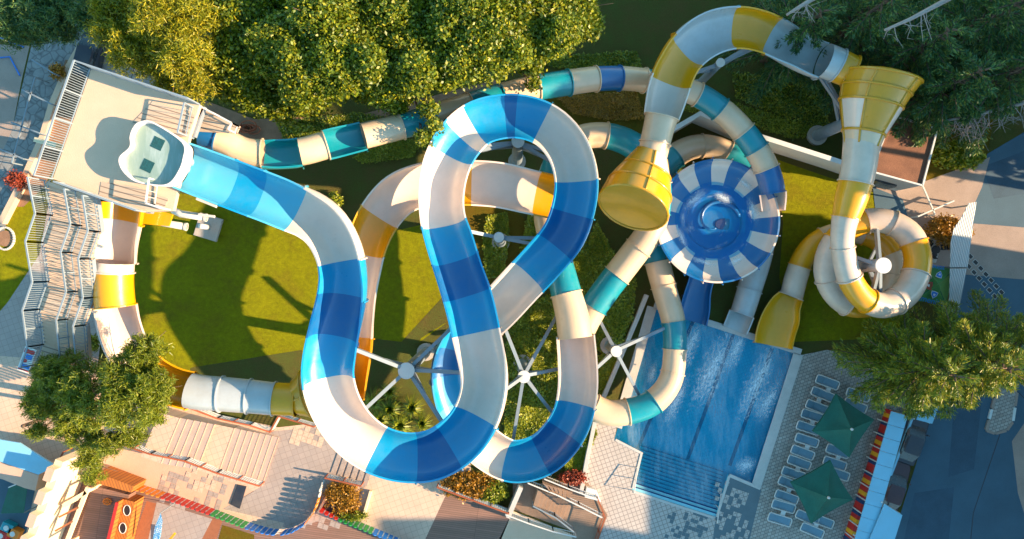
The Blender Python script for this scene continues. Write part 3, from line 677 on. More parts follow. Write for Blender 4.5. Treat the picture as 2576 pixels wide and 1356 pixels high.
SA=[('sky','open',(575,460)),('mid','open',(645,488)),('sky','open',(745,530)),('white','open',(852,660)),('mid','open',(855,757)),('dark','open',(838,862)),('mid','open',(828,972)),('white','open',(942,1135)),('mid','open',(1038,1153)),('dark','open',(1128,1120)),('mid','open',(1184,1042)),('white','open',(1205,840)),('mid','open',(1178,745)),('dark','open',(1148,650)),('mid','open',(1120,562)),('white','open',(1147,388)),('mid','open',(1168,345)),('white','open',(1192,318)),('mid','open',(1268,295)),('dark','open',(1305,293)),('mid','open',(1370,308)),('white','open',(1450,458)),('mid','open',(1444,535)),('dark','open',(1389,625)),('mid','open',(1330,697)),('white','open',(1222,808)),('mid','open',(1140,900)),('dark','open',(1140,960)),('mid','open',(1155,1030)),('sky','open',(1190,1090)),('white','open',(1277,1165)),('mid','open',(1362,1149)),('dark','open',(1420,1090)),('mid','open',(1449,1015)),('white','open',None)]
tA=thing('water_slide','wide open blue and white checkered flume winding in a figure of eight loop','water slide',at(455,415,0))
XA=slide(tA,A,SA,depth=1.5)
# --- small teal and tan tube that continues it
Dp=[(1447,850,6.75,88),(1440,800,6.65,84),(1425,740,6.5,78),(1405,660,6.2,70),(1382,590,6.0,62),(1372,540,5.8,60),(1380,460,5.5,62),(1410,390,5.2,64),(1455,350,5.0,64),(1500,340,4.8,64),(1550,347,4.6,66),(1600,372,4.3,68),(1645,430,4.1,70),(1655,500,3.9,70),(1635,580,3.8,70),(1585,650,3.5,70),(1520,735,3.2,70),(1478,800,3.0,70),(1450,870,2.85,68),(1448,950,2.7,68),(1475,1010,2.55,66),(1530,1038,2.45,66),(1590,1033,2.35,66),(1645,1010,2.25,64),(1685,960,2.15,60),(1697,890,2.05,58),(1694,810,1.95,60),(1672,730,1.8,62),(1650,640,1.6,64),(1640,560,1.5,66),(1645,470,1.4,66),(1690,400,1.3,64),(1745,370,1.2,60),(1810,375,1.15,58),(1880,430,1.1,58),(1915,520,1.05,60),(1915,620,1.0,62),(1885,730,1.0,60),(1866,790,1.0,58),(1850,830,1.0,58)]
SD=[('tan','tube',(1428,745)),('teal','tube',(1395,625)),('tan','tube',(1376,520)),('teal','tube',(1400,405)),('tan','tube',(1520,340)),('teal','tube',(1595,370)),('tan','tube',(1655,460)),('teal','tube',(1650,540)),('tan','tube',(1605,625)),('tan','tube',(1555,690)),('teal','tube',(1498,770)),('tan','tube',(1450,870)),('tan','tube',(1490,1020)),('tan','tube',(1575,1036)),('teal','tube',(1648,1008)),('tan','tube',(1690,940)),('tan','tube',(1696,880)),('teal','tube',(1694,810)),('tan','tube',(1668,720)),('tan','tube',(1654,660)),('teal','tube',(1640,580)),('tan','tube',(1645,470)),('teal','tube',(1700,392)),('tan','tube',(1770,368)),('tan','tube',(1830,385)),('teal','tube',(1880,430)),('tan','tube',(1915,560)),('grey','tube',(1885,730)),('grey','tube',(1866,790)),('grey','open',None)]
tD=thing('tube_slide','narrow teal and tan tube slide curling out over the pool edge','tube slide',at(1447,850,0))
slide(tD,Dp,SD,depth=0.8)
# --- wide yellow and white slide with the funnels
B1=[(305, 515, 12.9, 100), (300, 560, 12.8, 96), (292, 610, 12.6, 92), (287, 660, 12.5, 94), (286, 710, 12.4, 92), (290, 770, 12.3, 94), (302, 830, 12.2, 94), (325, 885, 12.1, 92), (368, 935, 12.0, 90), (425, 968, 11.9, 88), (490, 985, 11.8, 88), (570, 992, 11.7, 86), (640, 998, 11.6, 84), (690, 1003, 11.5, 82), (745, 1005, 11.4, 82)]
SB1=[('yellow','open',(300,560)),('white','open',(287,655)),('white','tube',(286,683)),('yellow','tube',(290,770)),('white','open',(313,860)),('white','open',(355,920)),('yellow','open',(470,982)),('grey','tube',(560,992)),('grey','tube',(625,998)),('grey','tube',(687,1003)),('yellow','tube',None)]
tB=thing('funnel_slide','long yellow and white raft slide with three big funnels and a coil','water slide',at(305,515,0))
slide(tB,B1,SB1,depth=1.0)
B2=[(868,1000,11.2,90),(878,940,11.1,88),(888,880,11.0,86),(893,820,10.9,84),(898,750,10.7,86),(910,680,10.5,88),(925,610,10.3,94),(955,545,10.1,100),(1005,490,9.9,104),(1070,465,9.7,106),(1150,460,9.5,106),(1250,465,9.3,107),(1340,484,9.1,105),(1420,500,8.9,104),(1462,506,8.7,98),(1488,508,8.65,90)]
SB2=[('yellow','open',(892,850)),('white','open',(918,640)),('yellow','open',(955,540)),('white','open',(1168,460)),('yellow','open',(1182,460)),('white','open',(1352,487)),('yellow','open',None)]
slide(tB,B2,SB2,depth=1.3)
B3=[(1640,400,8.6,72),(1648,360,8.6,76),(1660,310,8.7,80),(1672,265,8.8,92),(1683,225,8.9,100),(1700,180,9.0,102),(1735,125,9.1,104),(1790,85,9.1,104),(1858,70,9.0,96),(1925,82,8.9,90),(1990,113,8.8,88),(2050,143,8.7,86),(2095,160,8.6,84),(2140,180,8.6,80)]
SB3=[('tan','tube',(1648,365)),('tan','tube',(1665,292)),('white','open',(1692,200)),('yellow','open',(1738,122)),('sky','open',(1858,70)),('yellow','open',(1945,90)),('grey','open',(2072,152)),('grey','tube',(2105,165)),('yellow','tube',None)]
xb=slide(tB,B3,SB3,depth=1.25)
xb[5][4].active_material=M['grey'] if len(xb[5])>4 else None
B4=[(2168,350,8.4,88),(2166,368,8.4,86),(2162,410,8.3,84),(2152,460,8.2,82),(2138,510,8.1,76),(2124,560,8.0,62),(2119,610,7.8,56),(2126,660,7.5,58),(2142,710,7.2,60),(2175,752,6.9,62),(2222,768,6.5,66),(2270,745,6.1,68),(2300,700,5.7,66),(2308,645,5.4,64),(2288,592,5.1,64),(2245,562,4.8,62),(2190,555,4.6,62),(2135,575,4.3,60),(2095,615,4.1,60),(2078,670,3.8,60),(2090,725,3.5,58),(2130,765,3.2,58),(2180,770,3.0,56),(2225,740,2.8,56),(2248,695,2.6,56),(2240,640,2.3,56),(2205,602,2.1,54),(2150,585,1.9,54),(2095,590,1.7,54),(2050,612,1.5,54),(2020,650,1.3,54),(2002,700,1.15,56),(1990,745,1.0,58),(1975,772,1.0,76),(1965,800,0.98,92),(1953,835,0.96,94),(1946,870,0.95,92)]
SB4=[('shell','tube',(2154,455)),('yellow','tube',(2127,548)),('shell','tube',(2120,625)),('shell','tube',(2137,700)),('yellow','tube',(2185,758)),('shell','tube',(2250,758)),('shell','tube',(2303,690)),('yellow','tube',(2300,615)),('shell','tube',(2250,565)),('shell','tube',(2175,558)),('yellow','tube',(2105,605)),('shell','tube',(2080,700)),('shell','tube',(2125,765)),('shaded_yellow','tube',(2190,768)),('tan','tube',(2247,690)),('tan','tube',(2238,640)),('yellow','tube',(2175,590)),('tan','tube',(2075,602)),('yellow','tube',(2010,672)),('shell','tube',(1990,745)),('yellow','open',None)]
slide(tB,B4,SB4,depth=0.7,bank=0.5)
mb=MB(); 
for s_,h_ in ((0,0.02),(1,0.02)): pass
pp=[at(1988,778,0.5),at(1972,778,0.5),at(1945,858,0.3),at(1965,864,0.3)]
# --- funnels: swept rings with ribs and coloured panels
def funnel(root, rings, cols, cap=None, capcol='shaded_yellow', nseg=32, ribcol='shaded_yellow', ribs=(0,8,16,24)):
    """rings: (centre, normal, radius, squash); cols[ring][quarter]"""
    P=[]
    for (c,nrm,r,sq) in rings:
        nrm=Vector(nrm).normalized(); x=Vector((0,0,1)).cross(nrm)
        if x.length<1e-3: x=Vector((1,0,0))
        x.normalize(); y=nrm.cross(x)
        P.append([Vector(c)+x*(math.cos(2*math.pi*k/nseg)*r)+y*(math.sin(2*math.pi*k/nseg)*r*sq) for k in range(nseg)])
    q=len(ribs)
    for i in range(len(P)-1):
        for b in range(q):
            k0=ribs[b]; k1=ribs[(b+1)%q] if b+1<q else nseg+ribs[0]
            mb=MB(); sub=8
            # subdivided along the axis with slight bulge
            vs=[]
            for s in range(sub+1):
                t=s/sub
                for k in range(k0,k1+1):
                    a=P[i][k%nseg]; c=P[i+1][k%nseg]; vs.append(a.lerp(c,t))
            W=k1-k0+1; fs=[(s*W+k,s*W+k+1,(s+1)*W+k+1,(s+1)*W+k) for s in range(sub) for k in range(W-1)]
            mb.add(vs,fs); pan=autosmooth(mb.build('funnel_panel',M[cols[i][b%len(cols[i])]],root),50)
            rb=MB(); c0=Vector(rings[i][0]); c1=Vector(rings[i+1][0])
            e=[a.lerp(b2,t) for t in (0,.25,.5,.75,1) for a,b2 in ((P[i][k0%nseg],P[i+1][k0%nseg]),)]
            rb.tube(e,0.075,6); rb.build('rib',M[ribcol],pan,smooth=True)
        rb=MB(); loop=P[i+1]+[P[i+1][0],P[i+1][1]]
        rb.tube(loop,0.09,6,cap=False); rb.build('ring_flange',M[ribcol],root,smooth=True)
    if cap is not None:
        L=P[-1]; c=sum(L,Vector())/len(L); nrm=Vector(rings[-1][1]).normalized(); mb=MB(); vs=[]; fs=[]; rr=[1,0.9,0.7,0.45,0.2]
        for j,s in enumerate(rr):
            for p in L: vs.append(c+(p-c)*s+nrm*(cap*(1-s*s)))
        vs.append(c+nrm*cap); nseg=len(L)
        for j in range(len(rr)-1):
            for k in range(nseg): fs.append((j*nseg+k,j*nseg+(k+1)%nseg,(j+1)*nseg+(k+1)%nseg,(j+1)*nseg+k))
        for k in range(nseg): fs.append(((len(rr)-1)*nseg+k,(len(rr)-1)*nseg+(k+1)%nseg,len(vs)-1))
        mb.add(vs,fs); autosmooth(mb.build('funnel_end_cap',M[capcol],root),50)
def nv(a,b,up): # direction from a to b in plan, tilted up
    v=(b-a); v.z=0; v.normalize(); v.z=up; return v
# funnel two (centre right)
a=at(1642,400,8.6); b=at(1590,520,9.3); n0=nv(a,b,0.1); 
r2=[(at(1642,385,8.6),nv(a,b,0.0),1.0,1.0),(at(1628,430,8.6),nv(a,b,0.12),1.6,1.0),(at(1609,477,8.8),nv(a,b,0.3),2.12,1.0),(at(1592,523,9.3),nv(a,b,0.50),2.3,1.0)]
funnel(tB,r2,[('white','shaded_yellow','shaded_yellow','shaded_yellow'),('yellow','shaded_yellow','shaded_yellow','shaded_yellow'),('yellow','shaded_yellow','shaded_yellow','shaded_yellow')],cap=-0.35,capcol='shaded_yellow')  # right panels yellow as if lit, left ones darker: light painted in
# funnel three (upper right)
a=at(2168,362,8.4); b=at(2235,190,10)
r3=[(at(2167,368,8.4),nv(a,b,0.0),1.10,1.0),(at(2172,335,8.5),nv(a,b,0.05),1.32,1.0),(at(2190,262,8.9),nv(a,b,0.1),1.95,1.0),(at(2203,226,9.1),nv(a,b,0.12),2.15,1.0),(at(2222,192,9.4),nv(a,b,0.15),2.3,1.0)]
funnel(tB,r3,[('tan',)*4,('white','shaded_yellow','white','shaded_yellow'),('shaded_yellow','shaded_yellow','yellow','shaded_yellow'),('shaded_yellow','shaded_yellow','yellow','shaded_yellow')],cap=0.5,capcol='yellow',ribs=(0,5,11,16))  # panel towards the sun yellow, the rest darker: light painted into the panels
# funnel one (below the blue slide)
a=at(700,1003,11.6); b=at(870,955,11.6)
r1=[(at(742,1003,11.3),nv(a,b,0.0),1.0,1.0),(at(775,990,11.2),nv(a,b,0.05),1.5,0.9),(at(830,968,11.1),nv(a,b,0.1),1.95,0.65),(at(872,955,11.1),nv(a,b,0.12),2.05,0.55)]
funnel(tB,r1,[('shaded_yellow','yellow','shaded_yellow','yellow')]*3,cap=0.3,capcol='yellow')
# --- teal and tan tube from the tower to the bowl
C=[(508,335,13.6,66),(560,352,13.4,66),(610,378,13.0,68),(660,386,12.8,70),(755,382,12.4,70),(820,365,12.0,70),(915,342,11.4,66),(1010,318,10.8,64),(1080,298,10.3,64),(1160,272,9.6,64),(1250,245,8.8,64),(1340,223,8.2,64),(1430,208,7.6,64),(1510,198,7.0,62),(1580,198,6.4,60),(1640,206,5.9,60),(1700,220,5.6,60),(1755,238,5.4,60),(1820,282,5.2,62),(1870,332,5.1,62),(1908,385,5.0,62),(1932,435,4.9,62),(1944,485,4.8,60),(1946,530,4.7,52)]
SC=[('dark','tube',(553,348)),('tan','tube',(657,386)),('teal','open',(755,382)),('tan','tube',(822,365)),('teal','open',(915,342)),('tan','tube',(1012,318)),('teal','tube',(1090,295)),('tan','tube',(1185,264)),('teal','tube',(1262,242)),('tan','tube',(1355,220)),('teal','tube',(1430,208)),('tan','tube',(1495,199)),('dark','tube',(1560,197)),('tan','tube',(1625,203)),('teal','tube',(1700,220)),('tan','tube',(1752,238)),('teal','tube',(1812,277)),('tan','tube',(1873,335)),('teal','tube',(1905,380)),('tan','tube',(1928,425)),('dark','tube',(1944,480)),('white','open',None)]
tC=thing('tube_slide','narrow teal and tan tube slide running from the tower along the trees to the bowl','tube slide',at(508,335,0))
slide(tC,C,SC,depth=0.75)
# --- bowl
bz=4.5; bc=at(1806,556,bz); br=152/PPM*(H-bz)/H
tb=thing('slide_bowl','round blue and white checkered splash bowl full of swirling water','slide bowl',(bc.x,bc.y,0))
def ringpt(r,z,a): return (bc.x+r*math.cos(a),bc.y+r*math.sin(a),z)
nS=20; rprof=[(1.03,0.0),(1.0,0.02),(0.985,-0.25),(0.93,-0.55),(0.85,-0.72),(0.72,-0.82),(0.62,-0.87)]
for i in range(nS):
    a0=2*math.pi*(i+0.25)/nS; a1=2*math.pi*(i+1.25)/nS; mbp=MB(); vs=[]; W=6
    for (rr_,dz) in rprof:
        for k in range(W+1):
            a=a0+(a1-a0)*k/W; vs.append(ringpt(br*rr_,bz+dz,a))
    fs=[(j*(W+1)+k,(j+1)*(W+1)+k,(j+1)*(W+1)+k+1,j*(W+1)+k+1) for j in range(len(rprof)-1) for k in range(W)]
    mbp.add(vs,fs)
    if i%2==0:
        # outer skin, white or blue outside wall
        vs=[]; 
        for (rr_,z_) in ((1.03,bz),(1.02,bz-0.12),(0.99,bz-0.9),(0.8,bz-1.3)):
            for k in range(W+1): vs.append(ringpt(br*rr_,z_,a0+(a1-a0)*k/W))
        mbp.add(vs,[(j*(W+1)+k+1,(j+1)*(W+1)+k+1,(j+1)*(W+1)+k,j*(W+1)+k) for j in range(3) for k in range(W)])
    else:
        vs=[]
        for (rr_,z_) in ((1.03,bz),(1.02,bz-0.12),(0.99,bz-0.9),(0.8,bz-1.3)):
            for k in range(W+1): vs.append(ringpt(br*rr_,z_,a0+(a1-a0)*k/W))
        mbp.add(vs,[(j*(W+1)+k+1,(j+1)*(W+1)+k+1,(j+1)*(W+1)+k,j*(W+1)+k) for j in range(3) for k in range(W)])
    autosmooth(mbp.build('bowl_panel',M['white'] if i%2==0 else M['dark'],tb),50)
mbp=MB(); vs=[]; K=64; pr=[(0.62,-0.87),(0.5,-0.9),(0.47,-0.98),(0.45,-1.15),(0.40,-1.22),(0.2,-1.28),(0.14,-1.32)]
for rr_,dz in pr:
    for k in range(K): vs.append(ringpt(br*rr_,bz+dz,2*math.pi*k/K))
fs=[(j*K+k,(j+1)*K+k,(j+1)*K+(k+1)%K,j*K+(k+1)%K) for j in range(len(pr)-1) for k in range(K)]
vs.append((bc.x,bc.y,bz-1.33)); fs+=[((len(pr)-1)*K+k,len(vs)-1,(len(pr)-1)*K+(k+1)%K) for k in range(K)]
mbp.add(vs,fs); autosmooth(mbp.build('bowl_floor',M['dark'],tb),30)
# drain hood: low spiral wall around the exit mouth
mbp=MB(); sp=[]
for k in range(26):
    t=k/25; a=0.2+t*4.6; r_=br*(0.10+0.33*(1-t)); sp.append((bc.x+0.1+r_*math.cos(a),bc.y+r_*math.sin(a),bz-1.12+0.12*t))
mbp.tube(sp,[0.16-0.09*k/25 for k in range(26)],8); mbp.build('drain_hood',M['dark'],tb,smooth=True)
mbp=MB(); mbp.prism([(bc.x+0.9+0.75*math.cos(t)*(1 if 1 else 1),bc.y-0.15+0.42*math.sin(t)) for t in [k*math.pi/8 for k in range(16)]],bz-1.26,bz-1.255)
mbp.build('drain_mouth',M['lane'],tb)
mbp=MB(); vs=[];fs=[]; K=72; rs=[0.0,0.2,0.3,0.42,0.5,0.58,0.66]; zs=[-1.18,-1.16,-1.12,-1.02,-0.86,-0.83,-0.80]
for rr_,dz in list(zip(rs,zs))[1:]:
    for k in range(K):
        a=2*math.pi*k/K; vs.append(ringpt(br*rr_*(1+0.02*math.sin(5*a+rr_*9)),bz+dz+0.02*math.sin(7*a+20*rr_),a))
fs=[(j*K+(k+1)%K,(j+1)*K+(k+1)%K,(j+1)*K+k,j*K+k) for j in range(5) for k in range(K)]
mbp.add(vs,fs); w_=mbp.build('bowl_water',M['bowlwater'],tb,smooth=True)
for q_,(rr_,aa,L,W_) in enumerate(((0.50,2.3,1.5,0.55),(0.42,1.2,1.1,0.45),(0.66,0.3,1.3,0.5),(0.62,3.6,1.2,0.35),(0.70,4.4,1.3,0.3),(0.74,5.2,1.0,0.35),(0.8,0.9,1.0,0.3))):
    K=30; mbp=MB(); mbp.add([(bc.x+br*(rr_+0)*math.cos(aa),bc.y+br*rr_*math.sin(aa),0)],[]); 
    me=bpy.data.meshes.new('foam_streak'); me.from_pydata([(math.cos(6.2832*k/K),math.sin(6.2832*k/K),0) for k in range(K)],[],[tuple(range(K))]); me.materials.append(M['foam'])
    o=obj('foam_streak',me,tb); o.location=(br*rr_*math.cos(aa),br*rr_*math.sin(aa),bz-0.72+0.25*max(0,rr_-0.6)+0.004*q_); o.rotation_euler=(0,0,aa+math.pi/2); o.scale=(L,W_,1)
for i in range(nS):
    a=2*math.pi*(i+0.25)/nS; mbp=MB(); mbp.beam(ringpt(br*1.0,bz-0.9,a),ringpt(br*1.055,bz+0.03,a),0.07,0.1); mbp.build('seam_flange',M['dark'] if i%2 else M['white'],tb)
for k in range(6):
    a=2*math.pi*k/6+0.3; mbp=MB(); mbp.tube([ringpt(br*0.78,0,a),ringpt(br*0.78,bz-1.25,a)],0.14,10); mbp.build('leg',M['steel'],tb,smooth=True)
# bowl exit chute
Ex=[(1790,640,1.6,62),(1770,690,1.4,60),(1755,740,1.1,62),(1748,780,0.9,70),(1740,810,0.8,72)]
slide(tb,Ex,[('dark','open',(1752,755)),('dark','open',None)],depth=0.7,name='exit_chute')
# ================================================================ support posts
def post(top, z, arms, label, r=0.36, cap=0.5, baser=None):
    p=at(top[0],top[1],z); t=thing('support_post',label,'support post',(p.x,p.y,0),'steel posts carrying the slides')
    mb=MB(); mb.tube([(p.x,p.y,0),(p.x,p.y,z-0.05)],[baser or r*1.15,r],20); mb.build('shaft',M['steel'],t,smooth=False); 
    mb=MB(); mb.tube([(p.x,p.y,z-0.12),(p.x,p.y,z)],cap,28); autosmooth(mb.build('cap',M['railw'],t),40)
    for (x,y,za) in arms:
        q=at(x,y,za); s=Vector((p.x,p.y,z-0.55)); mb=MB(); dq=(q-s); rt=Vector((-dq.y,dq.x,0)).normalized()*0.1
        mb.beam(s,q,0.22,0.28); mb.build('arm',M['steel'],t)
        e=s+dq*0.55; mb=MB(); mb.beam(Vector((p.x,p.y,z-2.2)),e,0.16,0.2); mb.build('brace',M['steel'],t)
    mb=MB(); mb.tube([(p.x,p.y,0.004),(p.x,p.y,0.3)],r*1.9,16); mb.build('footing',M['conc'],t)
    return t
post((1022,933),10.6,[(893,878,12.8),(1150,812,10.9),(1160,937,11.3),(1118,1070,11.6),(912,1035,12.2)],'steel post with white round cap inside the lower left blue bend',cap=0.52)
post((1318,948),7.2,[(1268,820,8.0),(1400,795,5.2),(1420,925,5.5),(1395,1045,5.7),(1290,1110,6.2),(1262,985,11.2)],'steel post with white cap above the ivy in the small bottom loop',cap=0.42)
post((1551,884),4.2,[(1500,790,3.0),(1700,812,1.9),(1608,995,1.6),(1495,930,5.2)],'short steel post with white cap beside the pool wall',cap=0.40)
post((1255,597),8.6,[(1160,578,10.2),(1345,615,8.9),(1420,600,9.0)],'steel post with white cap in the middle of the upper loop',cap=0.34)
post((1303,355),9.0,[(1180,385,9.8),(1200,368,9.8),(1425,428,9.3),(1440,400,9.3)],'steel post under the top of the big blue loop',cap=0.42)
post((1813,157),6.6,[(1715,195,7.2),(1900,108,7.3),(1910,115,7.2)],'steel post under the yellow and white bend at the top',cap=0.30,r=0.26)
post((2223,668),8.6,[(2128,640,6.5),(2205,575,5.0),(2190,752,5.6),(2212,760,5.2),(2100,700,3.8)],'big steel post with white cap at the heart of the yellow coil',cap=0.52,r=0.42)
post((2148,300),6.2,[(2062,190,7.6),(2072,192,7.6),(2185,262,6.9)],'leaning dark steel post under the upper right yellow funnel',cap=0.3,r=0.4)
# ================================================================ VEGETATION
rng=np.random.default_rng(7)
def quads_obj(name, verts, mats, parent=None):
    n=len(verts)//4; o3=rootloc(parent) if parent is not None else Vector((0,0,0))
    me=bpy.data.meshes.new(name); me.vertices.add(4*n); me.vertices.foreach_set('co',(verts-np.array(o3)).astype(np.float32).ravel())
    me.loops.add(4*n); me.loops.foreach_set('vertex_index',np.arange(4*n,dtype=np.int32))
    me.polygons.add(n); me.polygons.foreach_set('loop_start',np.arange(0,4*n,4,dtype=np.int32)); 
    try: me.polygons.foreach_set('loop_total',np.full(n,4,dtype=np.int32))
    except Exception: pass
    me.materials.append(mats); me.update(calc_edges=True); me.validate(); return obj(name,me,parent)
def unit(v): return v/np.maximum(1e-6,np.linalg.norm(v,axis=1))[:,None]
def leaves(c, size, upbias=0.7):
    n=len(c); nr=unit(rng.normal(size=(n,3))+np.array([0,0,upbias])); a=unit(np.cross(nr,rng.normal(size=(n,3)))); b=np.cross(nr,a)
    s=size*rng.uniform(0.6,1.3,(n,1)); l=a*s; w_=b*s*0.55
    V=np.stack([c-l,c-w_*1.0,c+l,c+w_*1.0],1); return V.reshape(-1,3)
def needles(c, d, length, width):
    d=unit(d); n=len(c); side=unit(np.cross(d,rng.normal(size=(n,3)))); L=length*rng.uniform(0.6,1.2,(n,1)); W=width*side
    V=np.stack([c-W*0.5,c+W*0.5,c+d*L+W*0.25,c+d*L-W*0.25],1); return V.reshape(-1,3)
def blob_pts(blobs, n, shell=0.35):
    vol=np.array([b[3]*b[4] for b in blobs]); pick=rng.choice(len(blobs),n,p=vol/vol.sum()); out=[]
    B=np.array([[b[0],b[1],b[2],b[3],b[4],b[5]] for b in blobs])[pick]
    u_=unit(rng.normal(size=(n,3))); u_[:,2]=np.where(u_[:,2]<-0.2,-u_[:,2],u_[:,2]); r=rng.uniform(0,1,(n,1))**shell
    return B[:,:3]+u_*r*B[:,3:6]
def lumps(W,per=9):
    out=[]
    for b in W:
        for q in range(per):
            v=rng.normal(size=3); v/=np.linalg.norm(v); v[2]=abs(v[2]); f=rng.uniform(0.35,0.95); r=b[3]*rng.uniform(0.14,0.46)
            out.append((b[0]+v[0]*b[3]*f*0.85,b[1]+v[1]*b[4]*f*0.85,b[2]+v[2]*b[5]*f+rng.uniform(-0.7,0.5),r,r,r*0.8))
    return out
def wb(bl):  # D-space blobs (x,y,z,rpx,rz) -> world
    out=[]
    for b in bl:
        x,y,z,rp,rz=b; z=z+(0.9*math.sin(x*0.37+y*0.61) if z>10.5 and rp>35 else 0); p=at(x,y,z); r=rp/PPM*(H-z)/H; out.append((p.x,p.y,z,r,r,rz))
    return out
def trunk_mesh(t, p, h, r, blobs=(), mat_='bark', lean=(0,0)):
    mb=MB(); mb.tube([(p.x,p.y,0),(p.x+lean[0]*.3,p.y+lean[1]*.3,h*.35),(p.x+lean[0],p.y+lean[1],h*.8)],[r,r*.75,r*.4],10); mb.build('trunk',M[mat_],t,smooth=True)
    s=Vector((p.x+lean[0]*.3,p.y+lean[1]*.3,h*.35))
    mb=MB()
    for b in blobs:
        e=Vector((b[0],b[1],b[2])); m_=s.lerp(e,0.5)+Vector((0,0,0.4)); mb.tube([s,m_,e],[r*.45,r*.3,r*.1],6)
        for k in range(3):
            e2=e+Vector(rng.normal(size=3)*np.array([b[3],b[4],b[5]])*0.6); mb.tube([m_.lerp(e,0.6),e2],[r*.14,r*.04],5)
    if mb.v: mb.build('limbs',M[mat_],t,smooth=True)
def broad_tree(label, base, bl, n, size, mat_='foliageA', name='broadleaf_tree', group=None, k=14, spread=0.17, h=9, r=0.3, cat='tree'):
    W=wb(bl); p=at(base[0],base[1],base[2]); t=thing(name,label,cat,(p.x,p.y,0),group)
    trunk_mesh(t,Vector((p.x,p.y,0)),h,r,W)
    nc=int(n*2.0)//k; c=np.concatenate([blob_pts(lumps(W,13),nc,0.3),blob_pts(W,int(nc*0.8),0.3)]); pts=np.repeat(c,k,0)+rng.normal(size=(len(c)*k,3))*spread
    o=quads_obj('crown',leaves(pts,size*0.64),M[mat_],t); return t
def puff_tree(label, base, bl, npuff, mat_, name='pine_tree', k=110, L=0.55, W=0.06, h=9, r=0.3, group=None, puff=0.25, shell=0.5, up=0.3):
    Wb=wb(bl); p=at(base[0],base[1],base[2]); t=thing(name,label,'tree',(p.x,p.y,0),group); trunk_mesh(t,Vector((p.x,p.y,0)),h,r,Wb)
    npuff=int(npuff*3.2); k=int(k*0.6); puff*=0.62; c=np.concatenate([blob_pts(lumps(Wb,12),int(npuff*.65),0.3),blob_pts(Wb,npuff-int(npuff*.65),0.35)]); cc=np.repeat(c,k,0)+rng.normal(size=(npuff*k,3))*puff; d=rng.normal(size=(npuff*k,3))+np.array([0,0,up])
    quads_obj('crown',needles(cc,d,L*0.5,W*0.8),M[mat_],t); return t
def spray_tree(label, base, zb, zt, R0, mat_, n=46, name='conifer_tree', group=None, squash=1.0, rz=0.0, shift=(0,0), k=90, W=0.07, dens=1.0, droop=0.15, up=0.35):
    """whorls of branches, each a feathery spray that tapers to a point"""
    p=at(base[0],base[1],base[2]) ; t=thing(name,label,'tree',(p.x,p.y,0),group)
    mb=MB(); mb.tube([(p.x,p.y,0),(p.x,p.y,zt*0.9)],[0.3,0.06],9); mb.build('trunk',M['bark'],t,smooth=True)
    C=[];Dd=[]; mb=MB()
    for i in range(n):
        f=(i+0.5)/n; z=zt-(zt-zb)*f**0.8; L=R0*(0.22+0.78*f**0.7)*rng.uniform(0.75,1.18); a=i*2.399+rng.uniform(-.3,.3)
        dx,dy=math.cos(a),math.sin(a)*squash; d=np.array([dx*math.cos(rz)-dy*math.sin(rz),dx*math.sin(rz)+dy*math.cos(rz),up-0.5*f])
        s=np.array([p.x,p.y,z]); m_=int(k*L*dens*1.5); tt_=rng.uniform(0.12,1,m_)**0.75
        sagz=-droop*L*tt_**2+0.12*L*np.maximum(0,tt_-0.7)
        base_=s+np.outer(tt_*L,d); base_[:,2]+=sagz; lat=np.array([-d[1],d[0],0]); lw=(0.05+0.15*np.sin(tt_*math.pi*0.8))*L*0.8
        off=rng.normal(size=m_)*0.42; base_+=np.outer(off*lw,lat); base_[:,2]+=rng.normal(size=m_)*0.14
        C.append(base_); Dd.append(d+np.outer(np.sign(off)*0.7,lat)+rng.normal(size=(m_,3))*0.35+np.array([0,0,0.15]))
        mb.tube([tuple(s),tuple(s+d*L*0.5),tuple(s+d*L*0.95)],[0.07,0.045,0.015],5)
    mb.build('branches',M['bark'],t,smooth=True)
    quads_obj('crown',needles(np.concatenate(C),np.concatenate(Dd),0.24,W*0.85),M[mat_],t); return t
G1='broadleaf trees along the upper edge'
broad_tree('green broadleaf tree next to the golden pine, leftmost of the leafy row',(650,120,0),[(640,50,11,85,2.6),(745,150,12.6,42,1.8),(748,40,11,45,1.8),(620,160,10.5,80,2.4),(720,130,11.5,85,2.6),(650,235,9.5,52,2),(710,265,9,44,1.6),(585,220,9.4,40,1.5)],27000,0.19,group=G1)
broad_tree('green broadleaf tree whose crown hangs over the first teal tube sections',(850,130,0),[(820,40,12,90,2.6),(935,165,13,42,1.8),(935,60,11,48,1.8),(860,150,11.5,90,2.6),(780,200,11,75,2.4),(845,205,10.5,55,2),(925,220,10,40,1.6),(780,262,9.6,36,1.4)],28000,0.19,group=G1)
broad_tree('green broadleaf tree with a low branch reaching down to the top of the blue loop',(1030,130,0),[(1000,40,12.5,90,2.6),(1122,60,13.2,44,1.8),(1112,150,11.4,40,1.6),(1040,140,12,90,2.6),(970,200,11.5,70,2.2),(1050,190,12,50,2),(1078,275,12.4,19,0.9),(1096,318,12.6,12,0.6),(1066,348,12.2,15,0.6),(1000,255,11.5,36,1.3)],28000,0.19,group=G1)
broad_tree('green broadleaf tree above the teal tube beside the big blue loop',(1220,110,0),[(1190,30,12.5,90,2.6),(1308,40,11,44,1.8),(1300,135,12.8,34,1.6),(1220,120,12,90,2.6),(1290,90,12,80,2.3),(1160,165,11.6,50,1.8),(1250,145,11.2,42,1.6),(1330,155,10.6,34,1.4),(1345,215,10,11,0.6),(1115,205,11.8,24,1.1)],28000,0.19,group=G1)
broad_tree('green broadleaf tree at the right end of the leafy row with ragged bare twigs',(1380,50,0),[(1370,20,12,80,2.3),(1440,30,11.6,62,1.9),(1400,90,11,55,1.8),(1475,60,11,38,1.2),(1340,110,11,55,1.6)],17000,0.19,group=G1)
